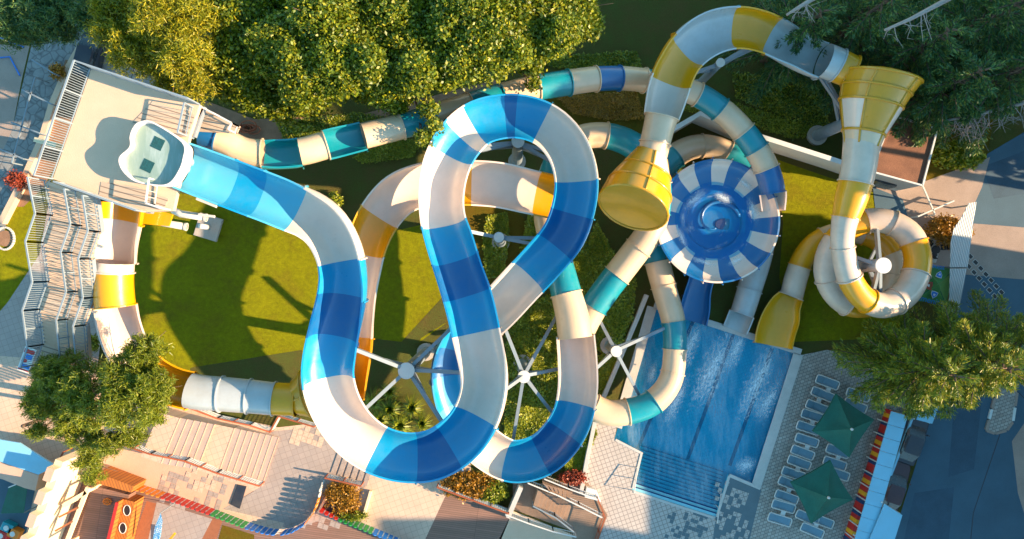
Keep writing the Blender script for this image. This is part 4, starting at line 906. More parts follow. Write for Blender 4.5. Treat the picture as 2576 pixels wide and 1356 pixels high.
broad_tree('green broadleaf tree half cut off by the top edge behind the leafy row',(930,-40,0),[(930,-20,12,80,2.2),(760,-30,12,80,2.2),(1120,-30,12,80,2.2),(740,90,11.2,55,2),(940,100,11.4,60,2),(1130,90,11.4,60,2),(1320,70,11.3,55,2),(1310,0,12,60,2),(760,20,12,50,2),(570,20,11.6,50,2),(600,110,11,45,1.8)],26000,0.2,group=G1)
puff_tree('golden green pine, its sunlit crown just right of the tower walkway',(400,110,0),[(320,30,12,80,2.4),(430,50,12.5,85,2.6),(360,130,12.2,75,2.4),(470,140,12,80,2.4),(520,60,12,65,2),(440,205,11,48,1.8),(500,215,10.6,45,1.6),(280,80,11,45,1.6),(545,150,11,42,1.6),(570,50,12,40,1.6),(585,190,10.4,30,1.4),(300,-30,12,60,2),(400,165,11.8,40,1.5)],430,'foliageP',k=105,L=0.5,W=0.06,puff=0.28)
puff_tree('dark green pine in the top left corner',(80,20,0),[(40,20,9,80,2.2),(130,40,9,75,2),(190,10,9,45,1.6),(60,80,8.6,50,1.6),(170,80,8.4,30,1.3),(230,50,10,35,1.4)],230,'foliageD',k=100,puff=0.3)
puff_tree('shaggy bright green pine over the lower left curve of the yellow and white slide',(250,1010,0),[(170, 940, 11.5, 72, 1.8), (250, 985, 12.5, 92, 2.2), (350, 930, 14.7, 66, 1.8), (372, 885, 14.8, 50, 1.5), (310, 945, 14.5, 55, 1.6), (120, 990, 11.0, 55, 1.4), (400, 975, 13.8, 48, 1.2), (340, 1010, 14.2, 80, 1.9), (130, 1020, 11.0, 48, 1.4), (210, 1070, 11.0, 68, 1.7), (330, 1085, 12.8, 42, 1.2), (230, 1150, 10.2, 38, 1.2), (235, 1195, 9.6, 22, 0.8), (100, 1085, 10.6, 26, 0.9), (410, 960, 13.8, 36, 1.2), (400, 1035, 13.2, 34, 1.1), (120, 935, 11.4, 32, 1.1), (285, 1120, 12.6, 32, 1.1)],520,'foliageL',k=105,L=0.46,W=0.055,puff=0.2,h=11,shell=0.55)
GD='dark conifers in the upper right'
for bx,by,zt,R0,lb in ((2050,45,11,3.9,'dark conifer left of the group, behind the yellow and blue curve'),(2190,30,13,4.3,'dark conifer with a pale dead branch beside it at the top edge'),(2330,110,12.5,4.4,'dark conifer right behind the upper yellow funnel'),(2480,50,14,4.8,'tall dark conifer close to the upper right corner'),(2420,200,12,4.2,'dark conifer with painted sunlit yellow green tips to the right of the yellow funnel'),(2550,180,12.5,4.5,'dark conifer cut off by the right edge above the street')):
    spray_tree(lb,(CX+(bx-CX)*0.83,CY+(by-CY)*0.83,0),3.0,zt,R0,'foliageD',n=54,group=GD,k=110,W=0.08)
spray_tree('feathery green cedar beside the loungers, left one of the two by the street',(2172,890,0),5.0,12.0,4.0,'foliageC',n=70,k=140,W=0.065,group='cedars by the street')
spray_tree('feathery green cedar over the street, right one of the two',(2272,874,0),5.0,12.5,4.1,'foliageC',n=70,k=140,W=0.065,group='cedars by the street')
spray_tree('small feathery cedar reaching in from the right edge above the kerb',(2362,850,0),4.5,11,3.7,'foliageC',n=44,k=110,W=0.065,group='cedars by the street')
# tall trees standing east of the frame, whose shade falls across the upper right
for i,(x,y,zt,rr) in enumerate(((51,10,30,4.6),(52,16,31,5.0),(51,22.5,30,5.0),(53,29,28,4.8),(51,4.5,27,4.2),(60,13,27,5),(60,24,27,5))):
    t=thing('tall_pine',['tall pine beyond the right edge, nearest the street','tall pine beyond the right edge, second from the street','tall pine beyond the right edge, third from the street','tall pine beyond the right edge, farthest up the hill','high crowned pine beyond the right edge at the kerb','tall pine in the second row beyond the right edge','tall pine in the second row beyond the right edge, farther up'][i],'tree',(x,y,0),'pines east of the park')
    mb=MB(); mb.tube([(x,y,0),(x,y,zt*0.85)],[0.4,0.1],10); mb.build('trunk',M['bark'],t)
    bl=[(x+rng.normal()*1.0,y+rng.normal()*1.0,z,rr*(1.1-0.5*(z/zt)),rr*(1.1-0.5*(z/zt)),2.6) for z in np.arange(4 if i!=4 else 19,zt-1,2.2)]
    c=blob_pts(bl,700); pts=np.repeat(c,20,0)+rng.normal(size=(len(c)*20,3))*0.5; quads_obj('crown',leaves(pts,0.42,0.2),M['foliageD'],t)
# dead branches reaching over the top right
for lb,pts in (('long bare pale branch reaching in over the dark conifers at the top',[(2225,76,13.2),(2290,48,13.3),(2390,-5,13.5)]),('thick bare pale branch above the yellow and blue curve',[(1978,38,11),(2010,18,11.2),(2060,-12,11.5)]),('dry pinkish bare bough hanging over the street below the dark conifers',[(2370,305,6),(2450,290,6.5),(2590,255,7)])):
    W=[at(*q) for q in pts]; t=thing('bare_branch',lb,'branch',tuple(W[0])); mb=MB(); mb.tube(W,[0.07,0.11,0.16],8); mb.build('bough',M['palebark'],t,smooth=True)
    mb=MB()
    for k in range(34 if 'pinkish' in lb else 7):
        f=rng.uniform(0.1,0.95); s=W[0].lerp(W[1],f*2) if f<0.5 else W[1].lerp(W[2],f*2-1); L=rng.uniform(0.7,1.9); a=rng.normal(-1.5 if 'pinkish' in lb else -1.2,0.5)
        e=s+Vector((math.cos(a)*L,math.sin(a)*L,-0.3)); mid=s.lerp(e,0.5)+Vector(rng.normal(size=3)*0.12); mb=MB(); mb.tube([s,mid,e],[0.035,0.025,0.01],4)
        for q in range(5 if 'pinkish' in lb else 2):
            g_=s.lerp(e,rng.uniform(0.3,1)); mb.tube([g_,g_+Vector(rng.normal(size=3)*0.4)],[0.015,0.006],3)
        mb.build('twig',M['palebark'],t)
# bare twigs in the broadleaf crowns: part of nothing visible at this size beyond the limbs
def bush(label,x,y,rx,ry,z,n,size,mat_,name='bush',cat='bush',rz=0.6,group=None,k=14,spread=0.13):
    p=at(x,y,z*0.6); t=thing(name,label,cat,(p.x,p.y,0),group); mb=MB()
    for q in range(5):
        a=q*1.26; mb.tube([(p.x,p.y,0),(p.x+math.cos(a)*0.3,p.y+math.sin(a)*0.3,z*0.6)],[0.05,0.02],5)
    mb.build('stem',M['bark'],t)
    W=[(p.x+(math.cos(q*2.4)*0.45*rx)/PPM,p.y+math.sin(q*2.4)*0.45*ry/PPM,z*0.55,0.65*rx/PPM,0.65*ry/PPM,rz) for q in range(7)]
    c=blob_pts(W,n//k,0.5); pts=np.repeat(c,k,0)+rng.normal(size=(len(c)*k,3))*spread; quads_obj('foliage',leaves(pts,size),M[mat_],t); return t
bush('rounded bright green bush between the staircase foot and the lower left pine',212,865,34,20,3.0,5000,0.09,'foliageL')
bush('bushy orange tipped conifer shrub beside the corrugated canopy',2386,582,56,36,1.6,7000,0.10,'flower')
bush('yellow green long leaved clump between low building and street',2408,392,58,36,1.0,6000,0.14,'ivy',name='tall_grass_clump',cat='plant')
bush('bright orange flower bed in a square planter below the terrace railing',862,1252,44,42,0.7,6500,0.085,'flower',name='flower_bed',cat='flower bed')
bush('clipped green hedge round the lower edge of the orange flower bed',880,1296,44,9,0.6,2500,0.07,'foliageA',name='hedge',cat='hedge')
bush('leafy orange and green shrub row in the planter under the blue slide bend',1180,1222,70,32,0.9,9000,0.10,'flower',name='shrub',cat='shrub')
bush('dark green end of the shrub row in the planter under the blue slide bend',1240,1235,36,26,0.8,4500,0.10,'ivy',name='shrub',cat='shrub')
bush('red and yellow creeper beside the top of the stairwell',1440,1200,32,14,0.8,2500,0.09,'redflower',name='shrub',cat='shrub')
bush('small red flowering shrub on the planter wall by the left walkway',45,455,26,20,1.0,1800,0.09,'redflower',name='shrub',cat='shrub')
bush('variegated shrub by the upper corner of the walkway railing',148,182,20,16,1.0,1500,0.09,'flower',name='shrub',cat='shrub')
bush('small weed clump in the lawn shade above the yellow curve',845,505,16,18,0.5,900,0.1,'ivy',name='shrub',cat='shrub')
bush('small green shrub between teal tube and lawn, left of the hanging branch',770,330,40,10,0.7,1800,0.1,'ivy',name='shrub',cat='shrub')
# palms / long leaved plants
def rosette(label,x,y,L,n,z,mat_='ivy'):
    p=at(x,y,0); t=thing('spiky_plant',label,'plant',(p.x,p.y,0),'spiky plants inside the lower blue bend'); mb=MB(); vs=[];fs=[]
    for i in range(n):
        a=rng.uniform(0,6.28); l=L*rng.uniform(0.6,1.1); c,s=math.cos(a),math.sin(a); w_=0.035
        pts=[(0,z*.3),(0.4*l,z*rng.uniform(.7,1.1)),(0.8*l,z*rng.uniform(.5,.9)),(l,z*.35)]
        b=len(vs)
        for j,(r_,zz) in enumerate(pts):
            ww=w_*(1-j/3.2); vs+= [(p.x+c*r_-s*ww,p.y+s*r_+c*ww,zz),(p.x+c*r_+s*ww,p.y+s*r_-c*ww,zz)]
        for j in range(3): fs.append((b+2*j,b+2*j+1,b+2*j+3,b+2*j+2))
    mb.add(vs,fs); mb.build('leaves',M[mat_],t)
    mb=MB(); mb.tube([(p.x,p.y,0),(p.x,p.y,z*.35)],0.07,8); mb.build('stem',M['bark'],t)
for i,(x,y,L,n_) in enumerate(((945,1005,1.1,110),(985,1025,1.2,130),(960,1050,1.1,110),(1010,1065,1.2,130),(1040,1020,1.1,110),(985,980,0.9,90),(1065,1060,0.9,90))):
    rosette(['spiky plant nearest the yellow slide, left end of the clump','spiky plant in the middle of the clump','spiky plant at the lower left of the clump','spiky plant at the bottom of the clump next to the white rim','spiky plant right of the clump centre','topmost spiky plant of the clump','spiky plant at the right end of the clump by the steel arms'][i],x,y,L,n_,1.1,'ivy' if i in (0,2,3,5) else 'foliageA')
def cover(label,polys,n,size,z,mat_,name='ground_cover'):
    pts=[]
    for poly in polys:
        P=[at(*q) for q in poly]; xs=[p.x for p in P]; ys=[p.y for p in P]; T=tris([p[:2] for p in P]); A_=[abs((P[b]-P[a]).cross(P[c]-P[a]).z) for a,b,c in T]; A_=np.array(A_)/sum(A_)
        k=rng.choice(len(T),int(n/len(polys)),p=A_); tri=np.array([[[*P[i][:2]] for i in T[j]] for j in range(len(T))])[k]
        u_=rng.uniform(size=(len(k),2)); fl=u_.sum(1)>1; u_[fl]=1-u_[fl]; q=tri[:,0]+(tri[:,1]-tri[:,0])*u_[:,:1]+(tri[:,2]-tri[:,0])*u_[:,1:]
        zz=0.1+z*rng.uniform(0,1,len(q))*(0.4+0.6*np.sin(q[:,0]*2.1)*np.cos(q[:,1]*1.7))**2; pts.append(np.column_stack([q+rng.normal(size=q.shape)*0.06,zz]))
    o=quads_obj(name,leaves(np.concatenate(pts),size,1.5),M[mat_]); o['kind']='stuff'; return o
cover('',[[(1275,770),(1395,740),(1400,840),(1410,1000),(1340,1110),(1290,1118),(1270,1090),(1275,900)],[(1330,540),(1400,600),(1380,720),(1300,690)],[(1440,820),(1500,830),(1500,1000),(1440,960)]],46000,0.10,0.7,'ivy','ivy_cover')
cover('',[[(1225,545),(1275,535),(1280,600),(1265,690),(1225,700),(1215,610)],[(1500,560),(1545,640),(1500,700),(1470,760),(1440,700),(1470,640)],[(1510,780),(1560,700),(1600,700),(1590,800),(1540,900),(1500,880)],[(1430,620),(1470,600),(1480,640),(1440,720)]],20000,0.10,0.6,'ivy','ivy_cover')
cover('',[[(1490,1060),(1500,1090),(1460,1180),(1425,1200),(1420,1150)],[(1505,900),(1570,850),(1540,960),(1505,1010)]],9000,0.09,0.5,'ivy','ivy_cover')
cover('',[[(890,395),(1010,350),(1060,360),(1040,395),(915,410)],[(1660,270),(1720,265),(1850,260),(1980,300),(2080,330),(1990,350),(1850,300)]],9000,0.08,0.35,'ivy','ivy_cover')
cover('',[[(1330,150),(1600,130),(1620,190),(1400,170)],[(1840,180),(2080,220),(2080,330),(1850,250)],[(700,310),(900,285),(1000,300),(900,335),(720,360)]],14000,0.10,0.5,'foliageA','ivy_cover')
cover('',[[(1400,245),(1600,230),(1620,300),(1520,300),(1440,285)]],7000,0.07,0.3,'flower','dry_ground_cover')
# coiled cable heap
mb=MB(); c=at(632,326,0)
t=thing('cable_heap','tangled heap of reddish cable on the bare earth beside the start of the teal tube','cable',(c.x,c.y,0))
for k in range(7):
    a0=rng.uniform(0,6); rr=rng.uniform(0.3,0.7); ox,oy=rng.normal(size=2)*0.2; mb.tube([(c.x+ox+rr*math.cos(a0+j*0.5),c.y+oy+rr*0.6*math.sin(a0+j*0.5),0.08+0.05*k+0.03*math.sin(j)) for j in range(14)],0.045,5)
mb.build('cable',M['redwood'],t)
# ================================================================ OFF-FRAME BUILDINGS EAST OF THE STREET (they shade the lower right)
for lb,x0,x1,y0,y1,h in (('flat roofed block across the street beyond the right edge',47,60,-27,-2.2,15.5),('taller flat roofed block farther down the street beyond the right edge',47,62,-60,-29.3,24.5)):
    t=thing('apartment_building',lb,'building',((x0+x1)/2,(y0+y1)/2,0)); mb=MB(); mb.box(((x0+x1)/2,(y0+y1)/2,h/2),(x1-x0,y1-y0,h)); mb.build('wall',M['pink'],t)
    mb=MB(); mb.box(((x0+x1)/2,(y0+y1)/2,h+0.11),(x1-x0+0.4,y1-y0+0.4,0.2)); mb.build('roof',M['conc'],t)
    y=y0+2
    while y<y1-1.5:
        z=2.0
        while z<h-1.5:
            mb=MB(); mb.box((x0-0.02,y,z),(0.08,1.3,1.4)); mb.build('window',M['glass'],t); z+=3
        y+=3.2
# ================================================================ LOUNGERS, PARASOLS
def copy_tree(o,parent=None):
    c=o.copy(); COL.objects.link(c)
    if parent is not None: c.parent=parent
    for ch in list(o.children): copy_tree(ch,c)
    return c
def rrect(cx,cy,L,W,r,n=5):
    out=[]
    for (sx_,sy_,a0) in ((1,1,0),(-1,1,90),(-1,-1,180),(1,-1,270)):
        for k in range(n+1):
            a=R(a0+90*k/n); out.append((cx+sx_*(L/2-r)+r*math.cos(a),cy+sy_*(W/2-r)+r*math.sin(a)))
    return out
def lounger():
    t=thing('sun_lounger','x','sun lounger',(0,0,0),'sun loungers on the paved deck'); 
    def zc(x): return 0.32+max(0,-x-0.25)*0.35
    mb=MB(); loop=[(x,y,zc(x)) for x,y in rrect(0,0,1.92,0.66,0.16)]; mb.tube(loop+[loop[0],loop[1]],0.045,6,cap=False); mb.build('frame',M['railw'],t,smooth=True)
    mb=MB(); xs=[-0.88,-0.25,0.35,0.86]
    for i in range(3):
        a,b=xs[i],xs[i+1]; mb.add([(a,-0.27,zc(a)),(b,-0.27,zc(b)),(b,0.27,zc(b)),(a,0.27,zc(a))],[(0,1,2,3)]); mb.add([(a,-0.27,zc(a)-0.02),(b,-0.27,zc(b)-0.02),(b,0.27,zc(b)-0.02),(a,0.27,zc(a)-0.02)],[(3,2,1,0)])
    mb.build('sling',M['bluefab'],t)
    for x in (-0.6,0.6):
        for y in (-0.3,0.3): mb=MB(); mb.tube([(x,y,0.32),(x*1.1,y,0)],0.022,6); mb.build('leg',M['railw'],t)
    for x in (-0.25,0.35): mb=MB(); mb.tube([(x,-0.31,0.30),(x,0.31,0.30)],0.02,6); mb.build('crossbar',M['railw'],t)
    return t
lp=lounger(); ordn=['first','second','third','fourth','fifth','sixth','seventh','eighth','ninth','tenth','eleventh','twelfth','thirteenth']
L1=[(545,170),(510,262),(470,358),(437,425),(400,515),(390,608),(358,700),(332,775),(290,860),(262,935),(237,1035),(215,1105),(185,1205)]
L2=[(775,265,'beneath the cedar edge, highest of the right hand group'),(755,345,'just above right of the upper green parasol'),(622,690,'poking out below the upper green parasol'),(600,782,'between the two green parasols, fully in view'),(622,860,'partly under the right corner of the lower green parasol'),(505,1215,'poking out right below the lower green parasol'),(430,1287,'lowest of the right hand group below the lower green parasol'),(392,1190,'almost hidden under the lower green parasol')]
first=True
def place(x,y,lb,rz):
    global first
    o=lp if first else copy_tree(lp); first=False
    p=at(1898+x/3.0,903.8+y/3.0,0.3); o.location=(p.x,p.y,0.02); o.rotation_euler=(0,0,rz); o['label']=lb
for i,(x,y) in enumerate(L1): place(x,y,'white framed blue sun lounger, %s from the top of the long row by the pool'%ordn[i],R(-20+rg.uniform(-3,3)))
for i,(x,y,l) in enumerate(L2): place(x,y,'white framed blue sun lounger '+l,R(-21+rg.uniform(-4,4)))
sp=None
for i,(x,y,l) in enumerate([(553,232,'between the first and second loungers of the long row'),(482,312,'between the second and third loungers of the long row'),(432,480,'between the fourth and fifth loungers of the long row'),(395,658,'between the sixth and seventh loungers of the long row'),(322,830,'between the eighth and ninth loungers of the long row'),(255,992,'between the tenth and eleventh loungers of the long row'),(212,1160,'beside the last lounger of the long row'),(628,738,'below the upper green parasol'),(463,1245,'by the lowest lounger of the right hand group')]):
    p=at(1898+x/3.0,903.8+y/3.0,0.3)
    if sp is None:
        sp=thing('side_table','x','side table',(0,0,0),'small side tables between the loungers'); mb=MB(); mb.box((0,0,0.36),(0.36,0.36,0.03)); mb.build('table_top',M['railw'],sp,bevel=0.01)
        for a in (-1,1):
            for b in (-1,1): mb=MB(); mb.beam((a*.14,b*.14,0.345),(a*.15,b*.15,0),0.03); mb.build('leg',M['railw'],sp)
        o=sp
    else: o=copy_tree(sp)
    o.location=(p.x,p.y,0.02); o.rotation_euler=(0,0,R(-20)); o['label']='small white side table '+l
def parasol(label,corners,apex,ze,za,mat_,base=None,name='parasol',finial=True):
    W=[at(x,y,ze) for x,y in corners]; A_=at(apex[0],apex[1],za); t=thing(name,label,'parasol',(A_.x,A_.y,0))
    mb=MB(); mb.tube([(A_.x,A_.y,0),(A_.x,A_.y,za-0.05)],0.05,10); mb.build('pole',M['railw'],t); mb=MB(); mb.tube([(A_.x,A_.y,0),(A_.x,A_.y,0.12)],0.35,16); mb.build('base',M['conc'],t)
    n=9; c=sum(W,Vector())/4
    mb=MB(); 
    for s_ in range(4):
        a,b=W[s_],W[(s_+1)%4]; vs=[];fs=[]
        for j in range(n+1):
            f=j/n
            for k in range(n+1):
                e=a.lerp(b,k/n); e=e.lerp(c,0.05*math.sin(math.pi*k/n)); q=A_.lerp(e,f); q.z-=0.10*math.sin(math.pi*f)*(1+0.9*math.sin(math.pi*k/n)); q.z+=rng.normal()*0.006; vs.append(q)
        fs=[(j*(n+1)+k,(j+1)*(n+1)+k,(j+1)*(n+1)+k+1,j*(n+1)+k+1) for j in range(n) for k in range(n)]
        mb.add(vs,fs)
        vs=[]; 
        for k in range(n+1):
            e=a.lerp(b,k/n); e=e.lerp(c,0.05*math.sin(math.pi*k/n)); vs+=[e,e-Vector((0,0,0.22))]
        mb.add(vs,[(2*k,2*k+1,2*k+3,2*k+2) for k in range(n)])
    autosmooth(mb.build('canopy',M[mat_],t),35)
    for s_ in range(4): mb=MB(); mb.tube([A_-Vector((0,0,0.12)),A_.lerp(W[s_],0.5)-Vector((0,0,0.12)),W[s_]-Vector((0,0,0.03))],0.03,6); mb.build('rib',M['green'],t)
    if finial: mb=MB(); mb.tube([(A_.x,A_.y,za-0.05),(A_.x,A_.y,za+0.1)],[0.11,0.08],12); mb.build('finial',M['railw'],t,smooth=True)
    return t
zz=lambda pts:[(1898+x/3.0,903.8+y/3.0) for x,y in pts]
parasol('square green canvas parasol nearer the cedar, upper one over the loungers',zz([(620,262),(905,455),(715,742),(440,545)]),zz([(735,528)])[0],2.3,3.3,'green')
parasol('square dark green canvas parasol at the lower end of the lounger row',zz([(575,765),(745,1060),(430,1240),(275,930)]),zz([(560,1045)])[0],2.3,3.2,'green')
# printed parasol beside the coil
M['lime']=rough_mat('lime_printed_canvas',(0.01,0.16,0.10),0.3,1.0,c2=(0.10,0.30,0.04))
t=parasol('green printed parasol with dark lettering and shield emblems beside the yellow coil',[(2318,660),(2404,677),(2380,766),(2296,758)],(2362,715),2.3,3.1,'lime',finial=False)
def text_on(t,s,c,size,rz,m_,tilt=(0,0),name='lettering',z=0.0):
    cu=bpy.data.curves.new('lettering','FONT'); cu.body=s; cu.size=size; cu.extrude=0.004; cu.align_x='CENTER'; cu.align_y='CENTER'
    o=bpy.data.objects.new('tmp',cu); COL.objects.link(o); dg=bpy.context.evaluated_depsgraph_get(); me=bpy.data.meshes.new_from_object(o.evaluated_get(dg)); bpy.data.objects.remove(o)
    me.materials.clear(); me.materials.append(M[m_]); r=obj(name,me,t); l=c-rootloc(t); r.location=l; r.rotation_euler=(tilt[0],tilt[1],rz); return r
text_on(t,'amenitza',at(2343,757,2.40)+Vector((0,0,0.06)),0.62,R(-14),'pblue',(R(12),0))
text_on(t,'ztinem',at(2352,672,2.52)+Vector((0,0,0.08)),0.5,R(170),'pblue',(R(8),0))
def shield(t,c,s,rz,cols=('railw','pblue')):
    out=[(-1,1),(0,1.15),(1,1),(0.9,0),(0,-1.1),(-0.9,0)]
    for k,(f,m_) in enumerate(((1,cols[0]),(0.82,cols[1]),(0.3,'railw'))):
        mb=MB(); mb.prism([(c.x+s*f*(x*math.cos(rz)-y*math.sin(rz)),c.y+s*f*(x*math.sin(rz)+y*math.cos(rz))) for x,y in out],c.z+k*0.02,c.z+k*0.02+0.015); mb.build('shield_emblem',M[m_],t)
shield(t,at(2349,742,2.66),0.26,R(-20)); shield(t,at(2363,690,2.82),0.24,R(160)); shield(t,at(2334,718,2.78),0.3,R(-100),('red','redwood'))
# cafe table and chairs
def cafe_chair(): 
    t=thing('cafe_chair','x','chair',(0,0,0),'black cafe chairs beside the coil'); mb=MB(); mb.box((0,0,0.45),(0.42,0.42,0.04)); mb.build('seat',M['black'],t,bevel=0.01); mb=MB(); mb.box((-0.2,0,0.72),(0.04,0.42,0.4)); mb.build('backrest',M['black'],t,bevel=0.01)
    for a in (-1,1):
        for b in (-1,1): mb=MB(); mb.beam((a*.18,b*.18,0.44),(a*.2,b*.2,0),0.035); mb.build('leg',M['black'],t)
    return t
cch=cafe_chair()
for i,(x,y,rz,l) in enumerate(((2338,614,-40,'above left of the round black table'),(2372,622,180,'on the right of the round black table'),(2348,642,50,'below left of the round black table'))):
    o=cch if i==0 else copy_tree(cch); p=at(x,y,0.4); o.location=(p.x,p.y,0.02); o.rotation_euler=(0,0,R(rz)); o['label']='black cafe chair '+l
p=at(2354,628,0.7); t=thing('cafe_table','round black cafe table between three chairs by the yellow coil','table',(p.x,p.y,0)); mb=MB(); mb.tube([(p.x,p.y,0.70),(p.x,p.y,0.73)],0.33,20); mb.build('table_top',M['black'],t); mb=MB(); mb.tube([(p.x,p.y,0.0),(p.x,p.y,0.70)],0.04,8); mb.build('leg',M['black'],t)
# ================================================================ STREET EDGE

tb2=MB(); a,b=at(2236,1030),at(2125,1372); d=(b-a); Ls=d.length; d.normalize(); n_=Vector((-d.y,d.x,0)); nr_=int(Ls/0.31)
cs=[0,1,2,1,0,2]
for i in range(nr_):
    for j in range(2):
        c=a+d*(0.31*(i+0.5))+n_*(0.31*(j-0.5)); k=([0,1,0,2] if j==0 else [1,2,1,0])[(i+i//5)%4]
        tb2.box((c.x,c.y,0.5),(0.31,0.31,1.0),math.atan2(d.y,d.x),mi=k)
o=tb2.build('checkered_wall',[M['red'],M['yel'],M['navy']]); tag(o,'low wall of red, yellow and navy checkered tiles between the sun deck and the pale blue canopy','wall')
ct=thing('panel_canopy','long pale blue panelled canopy running beside the checkered wall','canopy',tuple(at(2215,1180,0)))
a,b=at(2263,1040,2.7),at(2168,1372,2.7); d=(b-a).normalized(); n_=Vector((-d.y,d.x,0)); L=(b-a).length; k=10
for i in range(k):
    p,q=a.lerp(b,(i+0.01)/k),a.lerp(b,(i+0.985)/k); mb=MB(); mb.prism([(p+n_*0.62)[:2],(p-n_*0.62)[:2],(q-n_*0.62)[:2],(q+n_*0.62)[:2]],2.62,2.70); mb.build('panel',M['panel'],ct)
    mb=MB(); mb.tube([(q.x,q.y,0),(q.x,q.y,2.62)],0.05,8); mb.build('post',M['railw'],ct)
wall('street_wall','thin pale wall between the panel canopy and the parked cars',[(2296,1052),(2250,1175),(2215,1262)],1.1,0.16,'panel')
t=thing('lean_to_roof','pale blue lean-to roof at the bottom edge beside the street','roof',tuple(at(2230,1320,0))); mb=MB(); q=[at(x,y,2.9) for x,y in ((2226,1268),(2270,1296),(2246,1372),(2182,1372))]; mb.prism([p[:2] for p in q],2.8,2.9); mb.build('roof_sheet',M['panel'],t)
for p in q: mb=MB(); mb.tube([(p.x*0.995,p.y*0.995,0),(p.x*0.995,p.y*0.995,2.8)],0.06,8); mb.build('post',M['railw'],t)
t=thing('lean_to_roof','small pale blue lean-to roof under the edge of the cedar beside the street','roof',tuple(at(2335,1048,0))); mb=MB(); q=[at(x,y,2.4) for x,y in ((2312,1040),(2362,1022),(2345,1066),(2306,1056))]; mb.prism([p[:2] for p in q],2.3,2.4); mb.build('roof_sheet',M['panel'],t)
for p in q: mb=MB(); mb.tube([(p.x*0.996,p.y*0.996,0),(p.x*0.996,p.y*0.996,2.3)],0.05,8); mb.build('post',M['railw'],t)
def car(label,x,y,rz,mat_):
    p=at(x,y,0.7); t=thing('parked_car',label,'car',(0,0,0)); 
    def loft(name,secs,m_,par):
        mb=MB(); vs=[]; 
        for (X_,hw_,zb,zt_) in secs:
            vs+= [(X_,-hw_,zb),(X_,-hw_,zt_-0.12),(X_,-hw_*0.86,zt_),(X_,hw_*0.86,zt_),(X_,hw_,zt_-0.12),(X_,hw_,zb)]
        n=len(secs); fs=[(j*6+k,j*6+(k+1)%6,(j+1)*6+(k+1)%6,(j+1)*6+k) for j in range(n-1) for k in range(6)]+[(5,4,3,2,1,0),tuple((n-1)*6+k for k in range(6))]
        mb.add(vs,fs); o=autosmooth(mb.build(name,M[m_],par),30); return o
    loft('body',[(-2.1,0.66,0.35,0.75),(-2.0,0.82,0.25,0.92),(-1.3,0.88,0.2,0.98),(0.7,0.88,0.2,0.95),(1.6,0.84,0.2,0.86),(2.05,0.7,0.3,0.72),(2.13,0.5,0.4,0.62)],mat_,t)
    loft('windows',[(-1.75,0.62,0.85,0.96),(-1.15,0.74,0.85,1.36),(0.15,0.74,0.85,1.38),(0.95,0.72,0.85,0.97)],'glass',t)
    loft('roof',[(-1.18,0.60,1.2,1.40),(-0.9,0.68,1.2,1.45),(-0.1,0.68,1.2,1.45),(0.2,0.60,1.2,1.41)],mat_,t)
    for a in (-1.3,1.3):
        for b in (-0.8,0.8):
            mb=MB(); mb.tube([(a,b-0.1,0.31),(a,b+0.1,0.31)],0.31,16); w2=mb.build('wheel',M['black'],t); mb=MB(); mb.tube([(a,b-0.11,0.31),(a,b+0.11,0.31)],0.17,12); mb.build('rim',M['steel'],w2)
    for b in (-0.6,0.6): 
        mb=MB(); mb.box((2.03,b,0.62),(0.16,0.28,0.14)); mb.build('headlight',M['railw'],t,bevel=0.02); mb=MB(); mb.box((0.55,b*1.62,0.98),(0.12,0.2,0.14)); mb.build('mirror',M[mat_],t,bevel=0.02)
    t.location=(p.x,p.y,0.02); t.rotation_euler=(0,0,rz)
car('dark car parked by the thin wall just below the cedar',2293,1100,R(70),'cardark')
car('maroon car parked farther down, next to the lower pale blue roof',2246,1222,R(71),'carred')
car('black car parked in the shade between golden pine and tower deck',228,128,R(75),'cardark')
# corrugated canopy
t=thing('corrugated_canopy','narrow striped corrugated canopy in sun beside the orange tipped shrub','canopy',tuple(at(2415,640,0)))
mb=MB(); q=[at(x,y,3.0) for x,y in ((2437,511),(2456,508),(2434,672),(2390,672),(2392,610),(2400,575),(2420,545))]; mb.prism([p[:2] for p in q],2.94,3.0); mb.build('roof_sheet',M['corr'],t)
mb=MB(); q2=[at(x,y,2.9) for x,y in ((2390,676),(2432,676),(2402,836),(2386,836))]; mb.prism([p[:2] for p in q2],2.84,2.9); mb.build('roof_sheet',M['corr'],t)
for x,y in ((2392,672),(2432,672),(2450,515),(2396,830)): p=at(x,y,2.8); mb=MB(); mb.tube([(p.x,p.y,0),(p.x,p.y,2.84)],0.06,8); mb.build('post',M['steel'],t)
wall('kerb_wall','low pale wall between coil and cafe corner',[(2345,590),(2356,640),(2350,660)],0.4,0.3,'cop')
t=thing('rope_barrier','white post and rail barrier on the pink pavement below the low building','barrier',tuple(at(2335,500,0)))
for a,b in (((2318,462),(2352,540)),((2308,545),(2400,505))):
    A_,B_=at(*a,0.9),at(*b,0.9); mb=MB(); mb.beam(A_,B_,0.10,0.12); mb.build('rail',M['wallw'],t)
    for p in (A_,B_): mb=MB(); mb.beam((p.x,p.y,0),(p.x,p.y,0.84),0.1); mb.build('post',M['wallw'],t)
